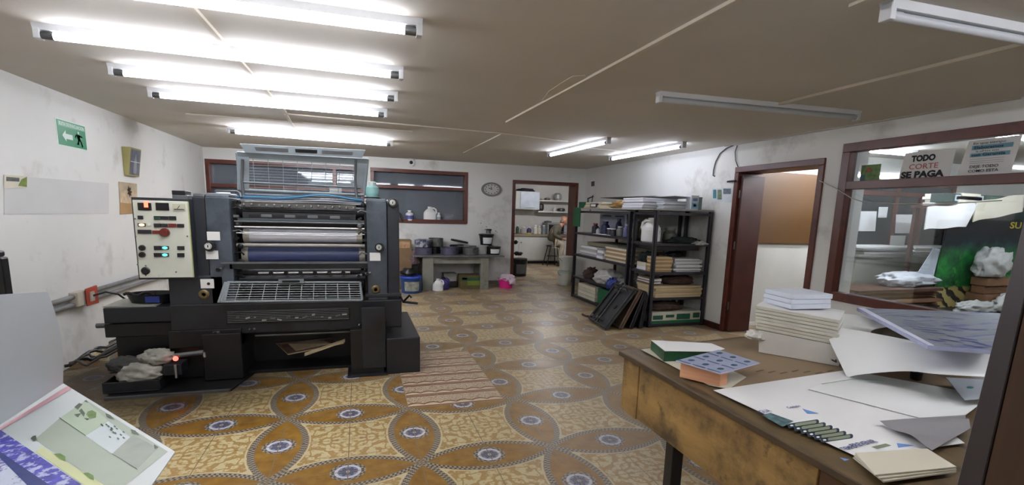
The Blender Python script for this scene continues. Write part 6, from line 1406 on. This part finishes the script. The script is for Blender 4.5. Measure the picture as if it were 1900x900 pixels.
# big printed sheets over the table front
wv = lambda u, v: 0.0
def flat(name, label, pts, z, m, bump=0.0, nu=20, nv=14, t=.0012, group=None):
    A, B, C, D = [tz(*p, z) for p in pts]; mb = MB()
    mb.grid(A, B, C, D, nu, nv, m, (lambda u, v: Vector((0, 0, bump*math.sin(math.pi*u)**2*math.sin(math.pi*min(1, v*1.3))**2))), t=t)
    o = single(mb, name, label, 'sheet', group); return o, (A, B, C, D)
SQ = [(1592, 848), (1790, 822), (1600, 682), (1324, 724)]
o, QS = flat('printed_poster', 'white printed sheet with dark blue ovals spread on the near side of the worktable', SQ, TZ+.012, PAPER, .0)
o2, _ = flat('blank_sheet', 'blank white sheet with a greenish fold lying above the printed poster', [(1500, 722), (1765, 790), (1838, 735), (1592, 690)], TZ+.016, WSH, .03)
def on(px, py, e=.0008): return tz(px, py, TZ+.012+e)
def marks(mb, polys, m):
    for p in polys: mb.poly([on(*q) for q in p], m)
OV = mat('dark_blue_ovals', (44, 58, 76), .6, var=.3, scale=60); OVC = mat('oval_green', (132, 142, 120), .6); SKY = mat('sky_blue_print', (110, 150, 210), .6); NV = mat('grey_navy_print', (84, 92, 140), .6, var=.4, scale=90); TE = mat('teal_scene_print', (84, 112, 116), .6, var=.6, scale=50)
mb = MB()
def pz(x, y): return (1400+x/6.333, 740+y/6.333)
for k in range(6):
    a = Vector(pz(412+k*77, 318+k*34)); b_ = Vector(pz(735+k*80, 268+k*34))
    for (s_, m_, e_) in ((1.0, OV, .0008), (.66, OVC, .0014)):
        pts = []; d = (b_-a); n = Vector((-d.y, d.x)).normalized()*4.2*s_; a2, b2 = a+d*(.5-.5*(.8+.2*s_ if s_ == 1 else .62)), a+d*(.5+.5*(.8+.2*s_ if s_ == 1 else .7))
        if s_ == 1: a2, b2 = a, b_
        else: a2, b2 = a+d*.24, a+d*.93
        for t in range(7): th = math.pi*t/6; pts.append(b2+n*math.cos(th)+d.normalized()*abs(4.2*s_)*math.sin(th)*.9)
        for t in range(7): th = math.pi*t/6; pts.append(a2-n*math.cos(th)-d.normalized()*abs(4.2*s_)*math.sin(th)*.9)
        mb.poly([on(p.x, p.y, e_) for p in reversed(pts)], m_)
    c0 = a+(b_-a)*.08; mb.poly([on(c0.x+3.2*math.cos(t), c0.y-1.6*math.sin(t), .0016) for t in [q*math.pi/5 for q in range(10)]], PAPER)
mb.build('oval_print', o)
mb = MB()
marks(mb, [[pz(80, 190), pz(330, 330), pz(460, 262), pz(190, 165)]], TE)
mb.build('scene_print', o)
for p_ in ([pz(560, 115), pz(620, 175), pz(760, 172)], [pz(1670, 520), pz(1690, 575), pz(1880, 548)], [pz(1000, 690), pz(1060, 730), pz(1120, 712)]): mb = MB(); marks(mb, [p_], SKY); mb.build('sky_print', o)
mb = MB(); marks(mb, [[pz(1370, 565), pz(1440, 590), pz(1610, 548), pz(1540, 525)]], OVC)
mb.build('colour_print', o)
ex_ = (on(*pz(1400, 520))-on(*pz(1040, 600))).normalized(); ey_ = Vector((-ex_.y, ex_.x, 0))
for txt, p0, sz, w in (('TIEMPO', pz(1050, 612), .022, .06), ('PREVENIR', pz(1170, 575), .026, .105)):
    v_, f_, m_ = text_mesh(txt, sz, NV, on(*p0), ex_, ey_, w, .0006); mb = MB(); mb.add(v_, f_, m_); mb.build('lettering', o)
ex_ = (on(*pz(190, 140))-on(*pz(40, 165))).normalized(); ey_ = Vector((-ex_.y, ex_.x, 0))
for txt, p0, sz, w in (('AGUA', pz(50, 178), .028, .06), ('Cuidado', pz(400, 118), .018, .06)):
    v_, f_, m_ = text_mesh(txt, sz, NV, on(*p0), ex_, ey_, w, .0004); mb = MB(); mb.add(v_, f_, m_); mb.build('lettering', o)
mb = MB(); GSM = mat('green_smear', (150, 176, 158), .7); 
single(MB().tube([tz(1525, 712, TZ+.02), tz(1580, 704, TZ+.0245), tz(1640, 708, TZ+.03)], .0012, GSM, 6), 'green_thread', 'faint green line along the fold of the blank sheet', 'thread')
FILM = mat('grey_film', (150, 148, 150), .35, var=.2, scale=3, bump=.5)
mb = MB(); A, B, C, D = [tz(*p, TZ+.02) for p in ((1728, 842), (1800, 800), (1790, 775), (1632, 786))]; mb.grid(A, B, C, D, 16, 10, FILM, lambda u, v: Vector((0, 0, .012*math.sin(u*6+v*5)*math.sin(v*3.1)+.01)), t=.001); single(mb, 'grey_film', 'crumpled grey translucent film sheet at the near right of the worktable', 'film')
for k, z in enumerate((.018, .0235, .029)):
    pts = [(1640-8*k, 893-6*k), (1775, 874-4*k), (1700+10*k, 838-3*k), (1583+2*k, 848-4*k)]
    mb = MB(); P = [tz(x, y, TZ+z) for x, y in pts]; mb.slab(P, .004, PAPER2); single(mb, 'small_sheet', ('bottom', 'middle', 'top')[k]+' one of the small cream sheets at the near edge of the worktable', 'sheet')
sheet('marked_sheet', 'white sheet with a small teal mark by the dark post', 'sheet', ((1790, 742), (1840, 738), (1840, 705), (1755, 700)), TZ+.042, .002, PAPERG)
mb = MB(); mb.poly([tz(1800+7*math.cos(t), 719-2.2*math.sin(t), TZ+.0445) for t in [q*math.pi/6 for q in range(12)]], mat('teal_mark', (60, 130, 130), .6)); mb.build('mark', bpy.data.objects['marked_sheet'])
mb = MB(); P = tz(1699, 704, TZ+.006); mb.lathe((P.x, P.y, TZ+.008), [(.02, 0), (.022, .03), (.0, .034)], BLK2, 14); single(mb, 'black_tin', 'small round black tin under the arched white sheet', 'tin')

# ------------------------------------------------------------------ prints in the left foreground
GZ = .93
P = [at(117, 711, 'z', GZ), at(325, 838, 'z', GZ), None, None]
A = at(-190, 905, 'z', GZ); B = at(205, 1010, 'z', GZ); C = at(325, 838, 'z', GZ); D = at(117, 711, 'z', GZ)
mb = MB(); Pm = [Vector((p.x, p.y, 0)) for p in (A, B, C, D)]; cc = sum(Pm, Vector((0, 0, 0)))/4; qs = [cc+(p-cc)*.72 for p in Pm]; tq = [cc+(p-cc)*.76 for p in Pm]
mb.hexa([Vector((p.x, p.y, .786)) for p in qs]+[Vector((p.x, p.y, GZ-.012)) for p in qs], mat('pad_grey', (150, 150, 150), .8)); single(mb, 'paper_pad', 'thick grey paper pad under the tile print in the left foreground', 'pad')
LT = thing('side_table', 'small dark side table under the prints in the left foreground', 'table', (cc.x, cc.y, 0))
mb = MB(); mb.hexa([Vector((p.x, p.y, .76)) for p in tq]+[Vector((p.x, p.y, .785)) for p in tq], BLK); mb.build('tabletop', LT, bev=.003)
for p in tq: p = cc+(p-cc)*.9; mb = MB(); mb.box((p.x-.018, p.y-.018, 0), (p.x+.018, p.y+.018, .76), BLK); mb.build('leg', LT)
tp = thing('tile_print', 'glossy printed sheet showing pale green tiles with leaves in the left foreground', 'printed sheet', cc[:])
SQ4 = (A, B, C, D)
mb = MB(); mb.grid(A, B, C, D, 14, 10, mat('print_paper', (196, 202, 200), .5, var=.02), lambda u, v: Vector((0, 0, .0)), t=.003); mb.build('sheet', tp)
def og(px, py, e=.001): return at(px, py, 'z', GZ+e)
def gz(x, y): return (x/4.5, 700+y/4.5)
def mk(polys, m, e=.001, nm='tile_picture'):
    mb = MB()
    for p in polys: mb.poly([og(*gz(*q), e) for q in p], m)
    return mb.build(nm, tp)
TG1 = mat('tile_green_grey', (158, 168, 150), .5, var=.05); TG2 = mat('tile_pale_green', (168, 184, 158), .5, var=.08); TG3 = mat('tile_pale_blue', (190, 200, 200), .5, var=.05); TG4 = mat('tile_grey', (146, 154, 140), .5, var=.12, scale=20); LF = mat('leaf_green', (92, 128, 44), .5, var=.3, scale=40); LFD = mat('leaf_dark', (72, 88, 62), .5, var=.4, scale=60)
mk([[(290, 520), (860, 900), (1050, 900), (1400, 620), (720, 190), (500, 340)]], TG1, .0006)
mk([[(500, 340), (715, 490), (900, 360), (715, 195)]], TG2, .001); mk([[(715, 490), (935, 640), (1090, 500), (905, 365)]], TG3, .001); mk([[(940, 635), (1145, 770), (1320, 590), (1110, 480)]], TG4, .001)
mk([[(490, 330), (500, 345), (720, 495), (710, 480)]], LFD, .0014)
mk([[(925, 635), (940, 640), (1150, 775), (1140, 760)]], LFD, .0014)
for p_ in ([[(720, 310), (745, 340), (800, 335), (805, 295), (770, 275), (735, 285)], [(450, 640), (500, 680), (545, 700), (545, 660), (500, 635)], [(695, 800), (750, 845), (785, 860), (780, 820), (735, 795)]]): mk([p_], LF, .0018, 'leaf_picture')
for p_ in ([[(620, 250), (650, 270), (690, 225), (660, 215)], [(620, 310), (650, 335), (680, 300)], [(700, 200), (740, 215), (720, 190)], [(880, 300), (890, 330), (960, 355), (920, 315)], [(1090, 435), (1100, 465), (1165, 485), (1130, 445)], [(1285, 560), (1290, 600), (1325, 585)], [(255, 510), (285, 535), (305, 520), (300, 485), (275, 490)], [(660, 280), (700, 330), (710, 300), (680, 260)], [(700, 340), (730, 360), (745, 345)]]): mk([p_], LFD, .0018, 'leaf_picture')
r1 = random.Random(2)
mk([[(x, y), (x+16, y+12), (x+24, y+4), (x+8, y-8)] for x, y in [(830+r1.uniform(0, 200), 390+r1.uniform(0, 120)) for _ in range(16)]], LFD, .0022)
mk([[(0, 420), (10, 440), (600, 95), (560, 75)], ], mat('pink_margin', (206, 160, 168), .6), .0012, 'margin_line')
mk([[(350, 580), (870, 900), (700, 900), (300, 620)]], mat('yellow_margin', (196, 200, 150), .6), .0008, 'margin_band')
# upright blank sheets behind, leaning back
a0, b0_ = at(117, 712, 'z', GZ+.012), at(-60, 828, 'z', GZ+.012)
n_ = Vector((b0_.y-a0.y, -(b0_.x-a0.x), 0)).normalized(); n_ = n_ if n_.y > 0 else -n_
c1 = onplane(40, 537, a0+n_*.04, n_); c2 = onplane(-200, 560, a0+n_*.04, n_)
us = thing('blank_sheets', 'tall grey-blue blank sheets standing curled at the left edge of the photo', 'paper', ((a0+b0_)/2)[:])
c1b = onplane(82, 540, a0+n_*.05, n_)
mb = MB(); 
m = mat('back_sheet', (206, 212, 220), .6, var=.03)
mb.grid(b0_, a0, onplane(78, 541, a0+n_*.045, n_), c2, 16, 12, m, lambda u, v: n_*(.02*math.sin(v*2.5)), t=.002); mb.build('sheet', us)
mb = MB(); FL = mat('faint_dashes', (120, 130, 156), .7)
for k, (x, y) in enumerate(((10, 572), (40, 622), (75, 670), (50, 560), (5, 640), (60, 640), (20, 690), (85, 622), (0, 600))):
    p = [onplane(x+dx, y+dy, a0+n_*.030, n_) for dx, dy in ((0, 0), (14, -5), (14, -4), (0, 1))]; 
for k in range(9):
    u, v = .45+.5*((k*.37) % 1), .1+.75*((k*.61) % 1)
    q0 = b0_.lerp(a0, u).lerp(c2.lerp(onplane(78, 541, a0+n_*.045, n_), u), v)+n_*(.02*math.sin(v*2.5))-n_*.0015
    d1 = (a0-b0_).normalized()*.02; d2 = Vector((0, 0, .0012)); mb.poly([q0, q0+d1+d2*2, q0+d1+d2*3, q0+d2], FL)
mb.build('faint_marks', us)
# blue printed strips at the very bottom left
def strip(label, pts, z, m):
    mb = MB(); P = [at(x, y, 'z', z) for x, y in pts]; mb.slab(P, .004, PAPERG, m); return single(mb, 'blue_print', label, 'printed sheet')
BPR = mat('blue_pattern_print', (70, 66, 170), .5, var=.5, scale=60, dirt=(176, 180, 206), dscale=50, dlo=.52, dhi=.58)
BPR2 = mat('deep_navy_print', (36, 50, 116), .5, var=.3, scale=40)
WPR = mat('white_blue_print', (190, 196, 212), .5, var=.1, dirt=(96, 84, 150), dscale=25, dlo=.55, dhi=.6)
strip('uppermost violet-blue patterned print overlapping the tile print at the lower left', ((-140, 880), (60, 980), (160, 905), (0, 797)), GZ+.012, BPR)
strip('navy blue print between the patterned print and the white card in the lower left corner', ((-140, 960), (20, 1000), (100, 905), (0, 838)), GZ+.022, BPR2)
strip('white card with violet spots in the very lower left corner', ((-140, 980), (-20, 1000), (55, 905), (0, 850)), GZ+.032, WPR)
mb = MB(); mb.box((-1.20, 1.95, 0), (-1.085, 1.99, 1.31), BLACKP); mb.box((-1.20, 1.95, 1.31), (-1.092, 1.99, 1.33), BLACKP); single(mb, 'black_stand', 'narrow black upright at the left edge of the photo above the blank sheets', 'stand', bev=.006)
# ------------------------------------------------------------------ final tidy
GROUPS = {'ink_can': 'ink cans on the grey desk', 'ink_tub': 'black ink tubs on the grey desk', 'ceiling_light': 'fluorescent tube lights on the ceiling', 'rag': 'rags about the press', 'steel_plate': 'machine plates leaning by the shelving',
          'paper_bundle': 'paper blocks stacked on the worktable', 'paper_ream': 'reams on top of the paper stack', 'bottle': 'bottles on the bottle shelf', 'hanging_tool': 'tools hanging in the kitchen doorway', 'white_bucket': 'white buckets by the shelving',
          'taped_sheet': 'sheets taped on the interior window', 'small_sheet': 'small cream sheets on the worktable', 'metal_shelving': 'metal shelving units on the right wall', 'draped_sheet': 'sheets draped over the cutting room shelf', 'paper_sign': 'paper signs on the window', 'leaning_sheet': 'sheets leaning in the store',
          'conduit_pipe': 'conduits on the left wall', 'wall_shelf': 'wall shelves', 'ink_jar': 'ink jars on the bottle shelf', 'paper_heap': 'paper heaps in the cutting room', 'blue_print': 'blue prints in the lower left corner', 'storage_jar': 'jars on the upper end shelf', 'plastic_bag': 'plastic bags in the cutting room', 'shelf_post': 'posts of the cutting room shelf'}
for o in bpy.data.objects:
    if o.parent is None and 'label' in o and 'group' not in o:
        g = GROUPS.get(o.name.split('.')[0])
        if g: o['group'] = g
    if '_w' in o: del o['_w']
